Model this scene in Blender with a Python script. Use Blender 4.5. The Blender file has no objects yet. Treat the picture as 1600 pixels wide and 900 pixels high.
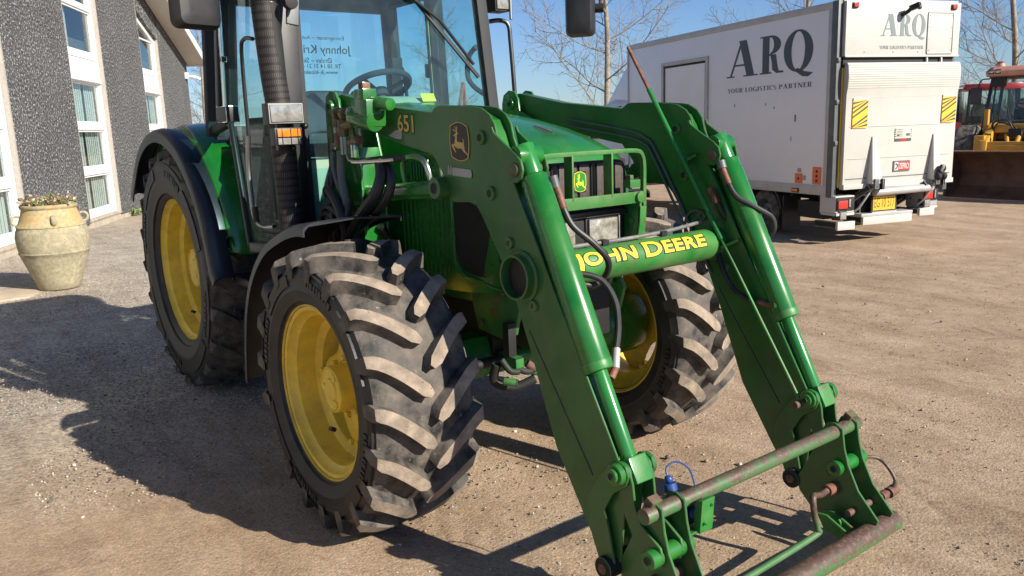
import bpy, bmesh, math, random
import numpy as np
from mathutils import Vector, Matrix, Quaternion, Euler
R_ = math.radians
scene = bpy.context.scene
COL = scene.collection

# ------------------------------------------------------------------ camera
YAW, PITCH, ROLL = 2.49117, 0.19451, -0.03571
fw = Vector((math.cos(YAW)*math.cos(PITCH), math.sin(YAW)*math.cos(PITCH), -math.sin(PITCH)))
rt = Vector((math.sin(YAW), -math.cos(YAW), 0))
up = rt.cross(fw)
c_, s_ = math.cos(ROLL), math.sin(ROLL)
r2 = c_*rt + s_*up
u2 = -s_*rt + c_*up
cam = bpy.data.cameras.new('camera')
cam.sensor_width = 36.0
cam.lens = 1280.2/1600*36.0
cam.clip_start = 0.05
cam.clip_end = 3000
camo = bpy.data.objects.new('camera', cam)
COL.objects.link(camo)
M = Matrix.Identity(4)
for i in range(3):
    M[i][0] = r2[i]; M[i][1] = u2[i]; M[i][2] = -fw[i]
M[0][3], M[1][3], M[2][3] = 3.0058, -2.2755, 1.6197
camo.matrix_world = M
scene.camera = camo

# ------------------------------------------------------------------ world, sun, exposure
SUN_EL, SUN_AZ = R_(29.6), R_(17.5)
world = bpy.data.worlds.new('World')
scene.world = world
world.use_nodes = True
wn = world.node_tree.nodes; wl = world.node_tree.links
sky = wn.new('ShaderNodeTexSky')
sky.sky_type = 'NISHITA'
sky.sun_disc = False
sky.sun_elevation = SUN_EL
sky.sun_rotation = R_(90) - SUN_AZ
sky.air_density = 1.0
sky.dust_density = 0.15
sky.ozone_density = 3.0
wn['Background'].inputs['Strength'].default_value = 0.05
skm = wn.new('ShaderNodeMix'); skm.data_type = 'RGBA'; skm.blend_type = 'MULTIPLY'; skm.inputs[0].default_value = 1.0
skm.inputs[7].default_value = (0.92, 1.12, 1.50, 1)      # a clear, cold spring sky
wl.new(sky.outputs[0], skm.inputs[6]); wl.new(skm.outputs[2], wn['Background'].inputs['Color'])
sl = bpy.data.lights.new('sun', 'SUN')
sl.energy = 5.0
sl.angle = R_(0.5)
sl.color = (1.0, 0.925, 0.80)
slo = bpy.data.objects.new('sun', sl)
COL.objects.link(slo)
S = Vector((math.cos(SUN_AZ)*math.cos(SUN_EL), math.sin(SUN_AZ)*math.cos(SUN_EL), math.sin(SUN_EL)))
slo.rotation_euler = S.to_track_quat('Z', 'Y').to_euler()
slo.location = S*60
scene.view_settings.view_transform = 'Standard'
scene.view_settings.look = 'None'
scene.view_settings.gamma = 1
scene.view_settings.exposure = 0.75
scene.render.engine = 'CYCLES'
scene.cycles.max_bounces = 8
scene.cycles.transparent_max_bounces = 16

# ------------------------------------------------------------------ object helpers
def tag(o, label=None, cat=None, group=None, kind=None):
    if label: o['label'] = label
    if cat: o['category'] = cat
    if group: o['group'] = group
    if kind: o['kind'] = kind
    return o

def thing(name, label, cat, loc=(0, 0, 0), rz=0.0, group=None):
    o = bpy.data.objects.new(name, None)
    COL.objects.link(o)
    o.empty_display_size = 0.2
    o.location = loc
    o.rotation_euler = (0, 0, rz)
    return tag(o, label, cat, group)

def catmull(pts, n=6):
    P = [Vector(p) for p in pts]
    if len(P) < 3: return P
    out = []
    for i in range(len(P)-1):
        p0 = P[max(i-1, 0)]; p1 = P[i]; p2 = P[i+1]; p3 = P[min(i+2, len(P)-1)]
        for k in range(n):
            t = k/n
            out.append(0.5*((2*p1) + (p2-p0)*t + (2*p0-5*p1+4*p2-p3)*t*t + (-p0+3*p1-3*p2+p3)*t**3))
    out.append(P[-1])
    return out

class MB:
    def __init__(s):
        s.v = []; s.f = []; s.mi = []; s.mats = []
    def m(s, mat):
        if mat not in s.mats: s.mats.append(mat)
        return s.mats.index(mat)
    def add(s, verts, faces, mat):
        b = len(s.v); k = s.m(mat)
        s.v.extend([tuple(p) for p in verts])
        for f in faces:
            s.f.append(tuple(b+i for i in f)); s.mi.append(k)
        return s
    def box(s, c, sz, mat, rot=None):
        c = Vector(c); h = Vector(sz)/2
        pts = [Vector((x*h.x, y*h.y, z*h.z)) for x in (-1, 1) for y in (-1, 1) for z in (-1, 1)]
        if rot is not None:
            q = rot if not isinstance(rot, (tuple, list)) else Euler(rot)
            if isinstance(q, Euler): q = q.to_matrix()
            pts = [q @ p for p in pts]
        pts = [p+c for p in pts]
        return s.add(pts, [(0, 1, 3, 2), (4, 6, 7, 5), (0, 4, 5, 1), (2, 3, 7, 6), (0, 2, 6, 4), (1, 5, 7, 3)], mat)
    def bx(s, x0, x1, y0, y1, z0, z1, mat):
        return s.box(((x0+x1)/2, (y0+y1)/2, (z0+z1)/2), (abs(x1-x0), abs(y1-y0), abs(z1-z0)), mat)
    def beam(s, p0, p1, w, h, mat, upv=(0, 0, 1)):
        p0 = Vector(p0); p1 = Vector(p1); d = (p1-p0); L = d.length; d.normalize()
        a = Vector(upv).cross(d).normalized(); b = d.cross(a)
        Mx = Matrix((d, a, b)).transposed()
        return s.box((p0+p1)/2, (L, w, h), mat, Mx)
    def prism(s, pts, axis, a0, a1, mat):
        n = len(pts)
        def mk(p, a):
            if axis == 'y': return (p[0], a, p[1])
            if axis == 'x': return (a, p[0], p[1])
            return (p[0], p[1], a)
        v = [mk(p, a0) for p in pts] + [mk(p, a1) for p in pts]
        f = [tuple(range(n)), tuple(range(2*n-1, n-1, -1))]
        f += [(i, n+i, n+(i+1) % n, (i+1) % n) for i in range(n)]
        return s.add(v, f, mat)
    def cyl(s, p0, p1, r, mat, r1=None, seg=20, cap=True):
        return s.loft([s.circle(p0, p1, p0, r, seg), s.circle(p0, p1, p1, r if r1 is None else r1, seg)], mat, cap=cap)
    @staticmethod
    def circle(p0, p1, c, r, seg):
        d = (Vector(p1)-Vector(p0)).normalized()
        a = d.orthogonal().normalized(); b = d.cross(a)
        return [Vector(c)+r*(math.cos(2*math.pi*i/seg)*a + math.sin(2*math.pi*i/seg)*b) for i in range(seg)]
    def loft(s, rings, mat, cap=True, closed=True, loop=False):
        n = len(rings[0]); v = [p for r in rings for p in r]; f = []
        m = len(rings)
        for k in range(m if loop else m-1):
            k2 = (k+1) % m
            for i in range(n if closed else n-1):
                j = (i+1) % n
                f.append((k*n+i, k*n+j, k2*n+j, k2*n+i))
        if cap and not loop and closed:
            f.append(tuple(range(n-1, -1, -1))); f.append(tuple((m-1)*n+i for i in range(n)))
        return s.add(v, f, mat)
    def tube(s, pts, r, mat, seg=10, sm=6, rf=None):
        P = catmull(pts, sm) if sm else [Vector(p) for p in pts]
        rings = []; nrm = None
        for i, p in enumerate(P):
            d = (P[min(i+1, len(P)-1)]-P[max(i-1, 0)]).normalized()
            if nrm is None: nrm = d.orthogonal().normalized()
            else:
                nrm = (nrm-d*nrm.dot(d))
                nrm = nrm.normalized() if nrm.length > 1e-6 else d.orthogonal().normalized()
            b = d.cross(nrm)
            rr = r if rf is None else rf(i/(len(P)-1))
            rings.append([p+rr*(math.cos(2*math.pi*k/seg)*nrm+math.sin(2*math.pi*k/seg)*b) for k in range(seg)])
        return s.loft(rings, mat)
    def lathe(s, prof, org, axis, mat, seg=48, closed=False):
        ax = Vector(axis).normalized(); a = ax.orthogonal().normalized(); b = ax.cross(a); o = Vector(org)
        rings = []
        for k in range(seg):
            t = 2*math.pi*k/seg; d = math.cos(t)*a+math.sin(t)*b
            rings.append([o+d*r+ax*h for r, h in prof])
        return s.loft(rings, mat, cap=False, closed=closed, loop=True)
    def sphere(s, c, r, mat, seg=14, rg=9, sc=(1, 1, 1)):
        rings = []
        for i in range(1, rg):
            t = math.pi*i/rg
            rings.append([Vector(c)+Vector((r*sc[0]*math.sin(t)*math.cos(2*math.pi*k/seg), r*sc[1]*math.sin(t)*math.sin(2*math.pi*k/seg), r*sc[2]*math.cos(t))) for k in range(seg)])
        return s.loft(rings, mat)
    def mirror_y(s):
        s.v = [(x, -y, z) for x, y, z in s.v]
        s.f = [tuple(reversed(f)) for f in s.f]
        return s
    def build_apart(s, name, parent=None, gap=.012, **kw):
        """each piece that stands apart from the others becomes an object of its own"""
        par = list(range(len(s.v)))
        def find(a):
            while par[a] != a: par[a] = par[par[a]]; a = par[a]
            return a
        for f in s.f:
            r = find(f[0])
            for i in f[1:]:
                q = find(i)
                if q != r: par[q] = r
        isl = {}
        for i in range(len(s.v)): isl.setdefault(find(i), []).append(i)
        grp = [[ids, np.min([s.v[i] for i in ids], 0)-gap, np.max([s.v[i] for i in ids], 0)+gap] for ids in isl.values()]
        done = False
        while not done:
            done = True; out = []
            for g in grp:
                for h in out:
                    if np.all(g[1] <= h[2]) and np.all(h[1] <= g[2]):
                        h[0] = h[0]+g[0]; h[1] = np.minimum(h[1], g[1]); h[2] = np.maximum(h[2], g[2]); done = False; break
                else: out.append(g)
            grp = out
        res = []
        for ids, _, _ in grp:
            ix = {i: k for k, i in enumerate(ids)}; m = MB(); m.v = [s.v[i] for i in ids]; m.mats = s.mats
            for f, k in zip(s.f, s.mi):
                if f[0] in ix: m.f.append(tuple(ix[i] for i in f)); m.mi.append(k)
            res.append(m.build(name, parent, **kw))
        return res
    def build(s, name, parent=None, bevel=0, smooth=32, label=None, bseg=2, fixn=True):
        me = bpy.data.meshes.new(name)
        me.from_pydata(s.v, [], s.f)
        for mt in s.mats: me.materials.append(mt)
        me.polygons.foreach_set('material_index', s.mi)
        bm = bmesh.new(); bm.from_mesh(me)
        if fixn: bmesh.ops.recalc_face_normals(bm, faces=bm.faces)
        if bevel:
            es = [e for e in bm.edges if len(e.link_faces) == 2 and e.calc_face_angle(0) > R_(35)]
            try: bmesh.ops.bevel(bm, geom=es, offset=bevel, segments=bseg, affect='EDGES', profile=0.6, clamp_overlap=True)
            except Exception as ex: print('bevel', name, ex)
        bm.to_mesh(me); bm.free()
        if smooth:
            me.shade_smooth()
            me.set_sharp_from_angle(angle=R_(smooth))
        o = bpy.data.objects.new(name, me)
        COL.objects.link(o)
        if parent: o.parent = parent
        if label: o['label'] = label
        return o

def copy_tree(o, parent=None):
    c = o.copy(); COL.objects.link(c)
    if parent: c.parent = parent
    for ch in list(o.children): copy_tree(ch, c)
    return c

def text2d(s, size=1.0, offset=0.0, spacing=1.0, shear=0.0):
    cu = bpy.data.curves.new('txt', 'FONT'); cu.body = s; cu.size = size; cu.offset = offset
    cu.space_character = spacing; cu.shear = shear; cu.resolution_u = 4
    o = bpy.data.objects.new('txt', cu); COL.objects.link(o)
    dg = bpy.context.evaluated_depsgraph_get(); dg.update()
    me = o.evaluated_get(dg).to_mesh()
    v = [(p.co.x, p.co.y) for p in me.vertices]; f = [tuple(p.vertices) for p in me.polygons]
    o.evaluated_get(dg).to_mesh_clear()
    bpy.data.objects.remove(o); bpy.data.curves.remove(cu)
    return v, f

def fit(vf, u0, u1, v0, v1):
    v, f = vf
    xs = [p[0] for p in v]; ys = [p[1] for p in v]
    a, b, c, d = min(xs), max(xs), min(ys), max(ys)
    return [(u0+(p[0]-a)/(b-a)*(u1-u0), v0+(p[1]-c)/(d-c)*(v1-v0)) for p in v], f

# serif lettering: polygons in a 1-high em box, each piece lifted a hair so none share a plane
def serif_glyph(ch, T=0.2, h=0.055):
    P = []
    def st(x, y0=0, y1=1, t=T, sb=True, stp=True, e=0.09):
        P.append([(x, y0), (x+t, y0), (x+t, y1), (x, y1)])
        if sb: P.append([(x-e, y0), (x+t+e, y0), (x+t+e, y0+h*.8), (x-e, y0+h*.8)])
        if stp: P.append([(x-e, y1-h*.8), (x+t+e, y1-h*.8), (x+t+e, y1), (x-e, y1)])
    def dg(xa, ya, xb, yb, w): P.append([(xa, ya), (xa+w, ya), (xb+w, yb), (xb, yb)])
    def hb(x0, x1, y, t=h): P.append([(x0, y), (x1, y), (x1, y+t), (x0, y+t)])
    def arc(cx, cy, rx, ry, a0, a1, t=T, hh=h, n=20):
        for i in range(n):
            a = R_(a0+(a1-a0)*i/n); b = R_(a0+(a1-a0)*(i+1)/n)
            o = lambda q: (cx+rx*math.cos(q), cy+ry*math.sin(q))
            k = lambda q: (cx+(rx-t)*math.cos(q), cy+(ry-hh)*math.sin(q))
            P.append([o(a), o(b), k(b), k(a)])
    def sf(x0, x1, y): P.append([(x0, y), (x1, y), (x1, y+h*.8), (x0, y+h*.8)])
    w = 0.7
    if ch == 'A':
        dg(.06, 0, .40, 1, h*1.3); dg(.58, 0, .34, 1, T*1.08); hb(.2, .62, .3)
        sf(-.03, .22, 0); sf(.48, .9, 0); w = .92
    elif ch == 'R':
        st(.09); arc(.36, .75, .36, .25, -90, 90); hb(.2, .38, .945); hb(.2, .4, .47)
        P.append([(.36, .5), (.56, .5), (.62, .2), (.66, .06), (.82, .05), (.82, 0), (.58, 0), (.44, .1), (.42, .3)]); w = .84
    elif ch == 'Q':
        arc(.42, .5, .42, .53, 0, 360, n=36)
        P.append([(.28, .02), (.42, .07), (.62, -.03), (.86, -.08), (.72, -.17), (.55, -.15), (.38, -.03)]); w = .88
    elif ch == 'O': arc(.4, .5, .4, .52, 0, 360, n=28); w = .84
    elif ch == 'Y':
        dg(.32, .4, .02, 1, T); dg(.40, .4, .64, 1, h*1.3); st(.32, 0, .45, stp=False); sf(-.05, .3, .95); sf(.54, .8, .95); w = .76
    elif ch == 'U':
        st(.09, .3, 1, sb=False); st(.6, .3, 1, t=h*1.3, sb=False, e=.1); arc(.38, .3, .29, .31, 180, 360, t=T*.8, n=14); w = .8
    elif ch == 'L': st(.09); hb(.2, .62, 0); P.append([(.57, .05), (.62, .05), (.64, .3), (.61, .3)]); w = .68
    elif ch == 'G':
        arc(.42, .5, .42, .52, 50, 320, n=24); st(.58, .05, .45, sb=False); w = .84
    elif ch == 'C': arc(.4, .5, .4, .52, 48, 312, n=24); P.append([(.63, .7), (.67, .7), (.68, .98), (.64, .98)]); w = .74
    elif ch == 'I': st(.09); w = .4
    elif ch == 'S':
        arc(.28, .74, .26, .27, 40, 250, t=T*.75, n=14); arc(.28, .27, .28, .28, -140, 75, t=T*.8, n=14)
        P.append([(.06, .66), (.2, .5), (.5, .34), (.44, .52), (.2, .68)]); w = .6
    elif ch == 'T':
        st(.26, stp=False); hb(0, .72, .945); P.append([(0, .72), (.03, .72), (.05, .95), (0, .95)]); P.append([(.69, .72), (.72, .72), (.72, .95), (.67, .95)]); w = .76
    elif ch == 'P': st(.09); arc(.36, .73, .34, .27, -90, 90); hb(.2, .38, .945); hb(.2, .38, .46); w = .74
    elif ch == 'N':
        st(.09, t=h*1.3); st(.68, t=h*1.3, sb=False); dg(.58, 0, .06, 1, T); w = .86
    elif ch == 'E':
        st(.09); hb(.2, .6, 0); hb(.2, .58, .945); hb(.2, .46, .48); P.append([(.56, .04), (.61, .04), (.63, .28), (.6, .28)])
        P.append([(.54, .72), (.57, .72), (.59, .96), (.54, .96)]); P.append([(.43, .38), (.47, .38), (.47, .62), (.43, .62)]); w = .68
    else: w = .32
    return P, w

def serif_text(mb, s, mat, place, u0, u1, v0, v1, lift=0.0002, T=0.2, h=0.055):
    x = 0; pcs = []
    for ch in s:
        P, w = serif_glyph(ch, T, h)
        pcs += [[(px+x, py) for px, py in p] for p in P]
        x += w+0.06
    x -= 0.06
    for i, p in enumerate(pcs):
        k = lift*(1+i % 9)
        mb.add([place(u0+(q[0]/x)*(u1-u0), v0+q[1]*(v1-v0), k) for q in p], [tuple(range(len(p)))], mat)
# ------------------------------------------------------------------ materials
def new_mat(name):
    m = bpy.data.materials.new(name); m.use_nodes = True
    nt = m.node_tree
    return m, nt, nt.nodes, nt.links, nt.nodes['Principled BSDF']

def noise(nt, co, scale, detail=4, rough=0.55):
    n = nt.nodes.new('ShaderNodeTexNoise'); n.inputs['Scale'].default_value = scale
    n.inputs['Detail'].default_value = detail; n.inputs['Roughness'].default_value = rough
    nt.links.new(co, n.inputs['Vector']); return n.outputs['Fac']

def ramp(nt, fac, stops):
    r = nt.nodes.new('ShaderNodeValToRGB'); e = r.color_ramp.elements
    while len(e) < len(stops): e.new(0.5)
    for i, (p, c) in enumerate(stops):
        e[i].position = p; e[i].color = (*c, 1) if len(c) == 3 else c
    nt.links.new(fac, r.inputs['Fac']); return r.outputs['Color']

def mixc(nt, fac, a, b, mode='MIX'):
    m = nt.nodes.new('ShaderNodeMix'); m.data_type = 'RGBA'; m.blend_type = mode
    for key, val in ((0, fac), (6, a), (7, b)):
        if hasattr(val, 'links'): nt.links.new(val, m.inputs[key])
        elif isinstance(val, (int, float)): m.inputs[key].default_value = val
        else: m.inputs[key].default_value = (*val, 1)
    return m.outputs[2]

def coords(nt, kind='Object'):
    return nt.nodes.new('ShaderNodeTexCoord').outputs[kind]

def bump(nt, b, h, strength, dist=0.01):
    n = nt.nodes.new('ShaderNodeBump'); n.inputs['Strength'].default_value = strength; n.inputs['Distance'].default_value = dist
    nt.links.new(h, n.inputs['Height']); nt.links.new(n.outputs[0], b.inputs['Normal'])

def simple(name, c, rough=0.5, metal=0.0, var=0.25, vs=6.0, bmp=0.0, bs=80.0, dust=None, dfrac=0.55, ds=5.0, chips=None, cs=22.0, cfrac=0.68, coat=0.0, spec=None):
    """paint, rubber, plastic: base tone + soft variation + optional dust film and chipped spots"""
    m, nt, N, L, b = new_mat(name)
    co = coords(nt)
    lo = tuple(x*(1-var) for x in c); hi = tuple(min(1, x*(1+var)) for x in c)
    col = ramp(nt, noise(nt, co, vs), [(0.3, lo), (0.7, hi)])
    rgh = None
    if dust:
        f = ramp(nt, noise(nt, co, ds, 6, 0.65), [(dfrac-0.12, (0, 0, 0)), (dfrac+0.2, (1, 1, 1))])
        mul = N.new('ShaderNodeMath'); mul.operation = 'MULTIPLY'; mul.inputs[1].default_value = dust[3]
        L.new(f, mul.inputs[0])
        col = mixc(nt, mul.outputs[0], col, dust[:3])
        mr = N.new('ShaderNodeMapRange'); mr.inputs['To Min'].default_value = rough; mr.inputs['To Max'].default_value = min(1, rough+0.35)
        L.new(mul.outputs[0], mr.inputs['Value']); rgh = mr.outputs[0]
    if chips:
        f = ramp(nt, noise(nt, co, cs, 8, 0.7), [(cfrac, (0, 0, 0)), (cfrac+0.03, (1, 1, 1))])
        col = mixc(nt, f, col, chips)
    L.new(col, b.inputs['Base Color'])
    if rgh: L.new(rgh, b.inputs['Roughness'])
    else: b.inputs['Roughness'].default_value = rough
    b.inputs['Metallic'].default_value = metal
    if coat: b.inputs['Coat Weight'].default_value = coat; b.inputs['Coat Roughness'].default_value = 0.08
    if spec is not None: b.inputs['Specular IOR Level'].default_value = spec
    if bmp: bump(nt, b, noise(nt, co, bs, 5), bmp, 0.004)
    return m

def glass(name, tint=(0.7, 0.88, 0.88), haze=0.02, rough=0.0, refl=1.0, hcol=(0.6, 0.62, 0.58)):
    m, nt, N, L, b = new_mat(name)
    out = N['Material Output']; N.remove(b)
    tr = N.new('ShaderNodeBsdfTransparent'); tr.inputs[0].default_value = (*tint, 1)
    gl = N.new('ShaderNodeBsdfGlossy'); gl.inputs['Roughness'].default_value = rough
    lw = N.new('ShaderNodeLayerWeight'); lw.inputs[0].default_value = 0.5
    pw = N.new('ShaderNodeMath'); pw.operation = 'POWER'; pw.inputs[1].default_value = 5; L.new(lw.outputs['Facing'], pw.inputs[0])
    mul = N.new('ShaderNodeMath'); mul.operation = 'MULTIPLY_ADD'; mul.inputs[1].default_value = 0.9; mul.inputs[2].default_value = 0.03*refl; mul.use_clamp = True
    L.new(pw.outputs[0], mul.inputs[0])
    mx = N.new('ShaderNodeMixShader'); L.new(mul.outputs[0], mx.inputs[0]); L.new(tr.outputs[0], mx.inputs[1]); L.new(gl.outputs[0], mx.inputs[2])
    df = N.new('ShaderNodeBsdfDiffuse'); df.inputs[0].default_value = (*hcol, 1)
    f = ramp(nt, noise(nt, coords(nt), 3.0, 8, 0.7), [(0.35, (haze*0.3,)*3), (0.75, (haze*2.2,)*3)])
    m2 = N.new('ShaderNodeMixShader'); L.new(f, m2.inputs[0]); L.new(mx.outputs[0], m2.inputs[1]); L.new(df.outputs[0], m2.inputs[2])
    L.new(m2.outputs[0], out.inputs['Surface'])
    return m

DUST = (0.30, 0.22, 0.14)
M_green = simple('green_paint', (0.007, 0.140, 0.016), 0.26, var=0.18, dust=(*DUST, 0.12), ds=3.0, chips=(0.06, 0.035, 0.02), cs=30, cfrac=0.735, coat=0.35, bmp=0.03, bs=160)
M_green_arm = simple('green_arm_paint', (0.008, 0.105, 0.014), 0.34, var=0.22, dust=(0.20, 0.24, 0.13, 0.22), ds=2.2, dfrac=0.5, chips=(0.10, 0.055, 0.03), cs=26, cfrac=0.715, coat=0.15, bmp=0.06, bs=120)
def add_grime(m, c, amt, sc=(9, 9, 1.6), thr=.56):
    # run-down streaks of dust and thin scratches over an existing paint
    nt = m.node_tree; N = nt.nodes; L = nt.links; b = N['Principled BSDF']; src = b.inputs['Base Color'].links[0].from_socket
    co = coords(nt); mp = N.new('ShaderNodeMapping'); mp.inputs['Scale'].default_value = sc; L.new(co, mp.inputs['Vector'])
    f = ramp(nt, noise(nt, mp.outputs[0], 1.5, 9, 0.7), [(thr-.12, (0, 0, 0)), (thr+.16, (amt, amt, amt))])
    col = mixc(nt, f, src, c)
    mp2 = N.new('ShaderNodeMapping'); mp2.inputs['Scale'].default_value = (4, 4, 60); mp2.inputs['Rotation'].default_value = (0.3, 0.5, 0.2); L.new(co, mp2.inputs['Vector'])
    g = ramp(nt, noise(nt, mp2.outputs[0], 2.0, 4, 0.6), [(0.70, (0, 0, 0)), (0.73, (.5, .5, .5))])
    col = mixc(nt, g, col, (0.16, 0.19, 0.14))
    L.new(col, b.inputs['Base Color'])
def add_edgewear(m, c, lo=.80, hi=.93, r=.0055):
    # paint knocked off along plate edges, broken up by noise
    nt = m.node_tree; N = nt.nodes; L = nt.links; b = N['Principled BSDF']; src = b.inputs['Base Color'].links[0].from_socket
    bv = N.new('ShaderNodeBevel'); bv.samples = 4; bv.inputs['Radius'].default_value = r
    ge = N.new('ShaderNodeNewGeometry'); dt = N.new('ShaderNodeVectorMath'); dt.operation = 'DOT_PRODUCT'
    L.new(bv.outputs[0], dt.inputs[0]); L.new(ge.outputs['Normal'], dt.inputs[1])
    e = ramp(nt, dt.outputs['Value'], [(lo, (1, 1, 1)), (hi, (0, 0, 0))])
    co = coords(nt); k = ramp(nt, noise(nt, co, 24, 6, .7), [(0.44, (0, 0, 0)), (0.56, (.9, .9, .9))])
    mu = N.new('ShaderNodeMath'); mu.operation = 'MULTIPLY'; L.new(e, mu.inputs[0]); L.new(k, mu.inputs[1])
    rc = ramp(nt, noise(nt, co, 60, 4, .6), [(0.35, (0.10, 0.05, 0.03)), (0.6, (0.22, 0.15, 0.10))])
    L.new(mixc(nt, mu.outputs[0], src, rc), b.inputs['Base Color'])
add_grime(M_green_arm, (0.085, 0.11, 0.05), .36); add_grime(M_green, (0.06, 0.10, 0.035), .2)
M_green_worn = simple('worn_green_paint', (0.016, 0.165, 0.026), 0.42, var=0.25, dust=(*DUST, 0.25), ds=7, dfrac=0.5, chips=(0.13, 0.065, 0.045), cs=9, cfrac=0.60, bmp=0.15, bs=90)
M_rusty = simple('rust_over_green', (0.12, 0.060, 0.042), 0.7, var=0.35, vs=25, chips=(0.028, 0.15, 0.035), cs=16, cfrac=0.56, bmp=0.25, bs=110)
def mat_wornbar(name, zc, amt):
    # paint rubbed through to rust along the top of a bar lying at height zc
    m, nt, N, L, b = new_mat(name); co = coords(nt)
    sep = N.new('ShaderNodeSeparateXYZ'); L.new(co, sep.inputs[0])
    mr = N.new('ShaderNodeMapRange'); mr.inputs['From Min'].default_value = zc-.04; mr.inputs['From Max'].default_value = zc+.04; mr.clamp = False
    L.new(sep.outputs[2], mr.inputs['Value'])
    n1 = noise(nt, co, 9, 8, 0.7); n2 = noise(nt, co, 60, 6, 0.7)
    a = N.new('ShaderNodeMath'); a.operation = 'MULTIPLY_ADD'; L.new(n1, a.inputs[0]); a.inputs[1].default_value = 1.5; L.new(mr.outputs[0], a.inputs[2])
    c = N.new('ShaderNodeMath'); c.operation = 'MULTIPLY_ADD'; L.new(n2, c.inputs[0]); c.inputs[1].default_value = 2.4; L.new(a.outputs[0], c.inputs[2])
    f = ramp(nt, c.outputs[0], [(0.0, (0, 0, 0)), (1.0, (1, 1, 1))])
    cr = N.new('ShaderNodeMapRange'); cr.inputs['From Min'].default_value = 2.48-amt; cr.inputs['From Max'].default_value = 2.80-amt; L.new(c.outputs[0], cr.inputs['Value'])
    rust = ramp(nt, n2, [(0.3, (0.042, 0.024, 0.017)), (0.52, (0.092, 0.054, 0.039)), (0.72, (0.19, 0.125, 0.092))])
    grn = ramp(nt, n1, [(0.3, (0.028, 0.13, 0.03)), (0.7, (0.085, 0.17, 0.075))])
    L.new(mixc(nt, cr.outputs[0], grn, rust), b.inputs['Base Color']); b.inputs['Roughness'].default_value = .5
    bump(nt, b, n2, .3, .003)
    return m
M_bar_hi = mat_wornbar('worn_bar_paint', .449, .10)
M_bar_lever = mat_wornbar('worn_lever_paint', .15, -.15)
M_bar_lo = mat_wornbar('worn_tube_paint', .100, .16)
M_rust = simple('rust', (0.16, 0.065, 0.04), 0.75, var=0.4, vs=40, bmp=0.3)
M_rodgreen = simple('rod_green', (0.018, 0.17, 0.03), 0.25, var=0.15, coat=0.3)
M_yellow = simple('wheel_yellow', (0.80, 0.56, 0.05), 0.42, var=0.12, dust=(0.26, 0.20, 0.08, 0.5), ds=11, dfrac=0.57, chips=(0.06, 0.03, 0.018), cs=48, cfrac=0.665, coat=0.1)
M_rubber = simple('tyre_rubber', (0.016, 0.016, 0.017), 0.6, var=0.3, dust=(0.18, 0.15, 0.12, 0.9), ds=11, dfrac=0.49, chips=(0.30, 0.28, 0.25), cs=46, cfrac=0.635, bmp=0.3, bs=60, spec=0.5)
M_rubber.name = 'tyre_rubber'
M_sidewall = simple('tyre_sidewall', (0.013, 0.013, 0.014), 0.5, var=0.3, dust=(0.10, 0.09, 0.08, 0.25), ds=12, dfrac=0.55, bmp=0.15, bs=90, spec=0.5)
M_lugtop = simple('tyre_dusty_tread', (0.29, 0.228, 0.172), 0.9, var=0.3, vs=22, dust=(0.11, 0.095, 0.078, 0.75), ds=9, dfrac=0.53, chips=(0.04, 0.036, 0.033), cs=55, cfrac=0.64, bmp=0.5, bs=120)
M_blackpl = simple('black_plastic', (0.014, 0.015, 0.018), 0.42, var=0.3, dust=(0.12, 0.10, 0.08, 0.20), ds=4, bmp=0.05)
M_fender = simple('fender_plastic', (0.012, 0.014, 0.021), 0.38, var=0.3, dust=(0.10, 0.09, 0.08, 0.12), ds=3)
M_black = simple('black_paint', (0.012, 0.012, 0.014), 0.35, var=0.25, dust=(0.12, 0.10, 0.08, 0.15))
M_dark = simple('engine_dark', (0.010, 0.010, 0.010), 0.7, var=0.4)
M_hose = simple('hose_rubber', (0.012, 0.012, 0.013), 0.5, var=0.3, dust=(0.12, 0.10, 0.08, 0.15), ds=14)
add_edgewear(M_green_arm, None); add_edgewear(M_green_worn, None)
M_steel = simple('bare_steel', (0.42, 0.42, 0.42), 0.32, 1.0, var=0.15, chips=(0.2, 0.12, 0.08), cs=40, cfrac=0.7)
M_chrome = simple('chrome', (0.75, 0.75, 0.75), 0.12, 1.0, var=0.05)
M_copper = simple('rusty_fitting', (0.17, 0.068, 0.045), 0.6, 0.1, var=0.5, vs=40, bmp=.3)
M_bolt = simple('rusty_bolt', (0.06, 0.034, 0.026), 0.6, 0.2, var=0.5, vs=60)
M_pipe = simple('grey_pipe', (0.16, 0.16, 0.15), 0.45, 0.2, var=0.3, vs=20)
M_beige = simple('cab_beige', (0.36, 0.37, 0.26), 0.7, var=0.1)
M_seat = simple('seat_cloth', (0.03, 0.035, 0.04), 0.85, var=0.3)
M_cabtrim = simple('cab_trim_dark', (0.02, 0.022, 0.025), 0.7, var=0.2)
M_yel_sticker = simple('yellow_sticker', (0.80, 0.72, 0.02), 0.5, var=0.03)
M_jdy = simple('decal_yellow', (0.82, 0.58, 0.03), 0.45, var=0.06, chips=(0.03, 0.15, 0.03), cs=24, cfrac=0.71)
M_jdgold = simple('decal_gold', (0.52, 0.36, 0.10), 0.5, var=0.1)
M_jdblack = simple('decal_black', (0.014, 0.014, 0.014), 0.45, var=0.2)
M_jdgreen = simple('decal_green', (0.01, 0.2, 0.02), 0.4, var=0.1)
M_greytext = simple('decal_grey', (0.33, 0.34, 0.32), 0.6, var=0.1)
M_mesh_br = simple('grille_brown', (0.060, 0.045, 0.040), 0.65, var=0.3, vs=60, bmp=0.4, bs=220)
M_lugtop_rear_shade = simple('rear_tread_shaded', (0.11, 0.092, 0.075), 0.9, var=0.3, vs=22, dust=(0.04, 0.036, 0.033, 0.9), ds=9, dfrac=0.5, bmp=0.4, bs=100)  # rear lug tops: deep shade painted into the colour, on cleaner rubber
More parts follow.
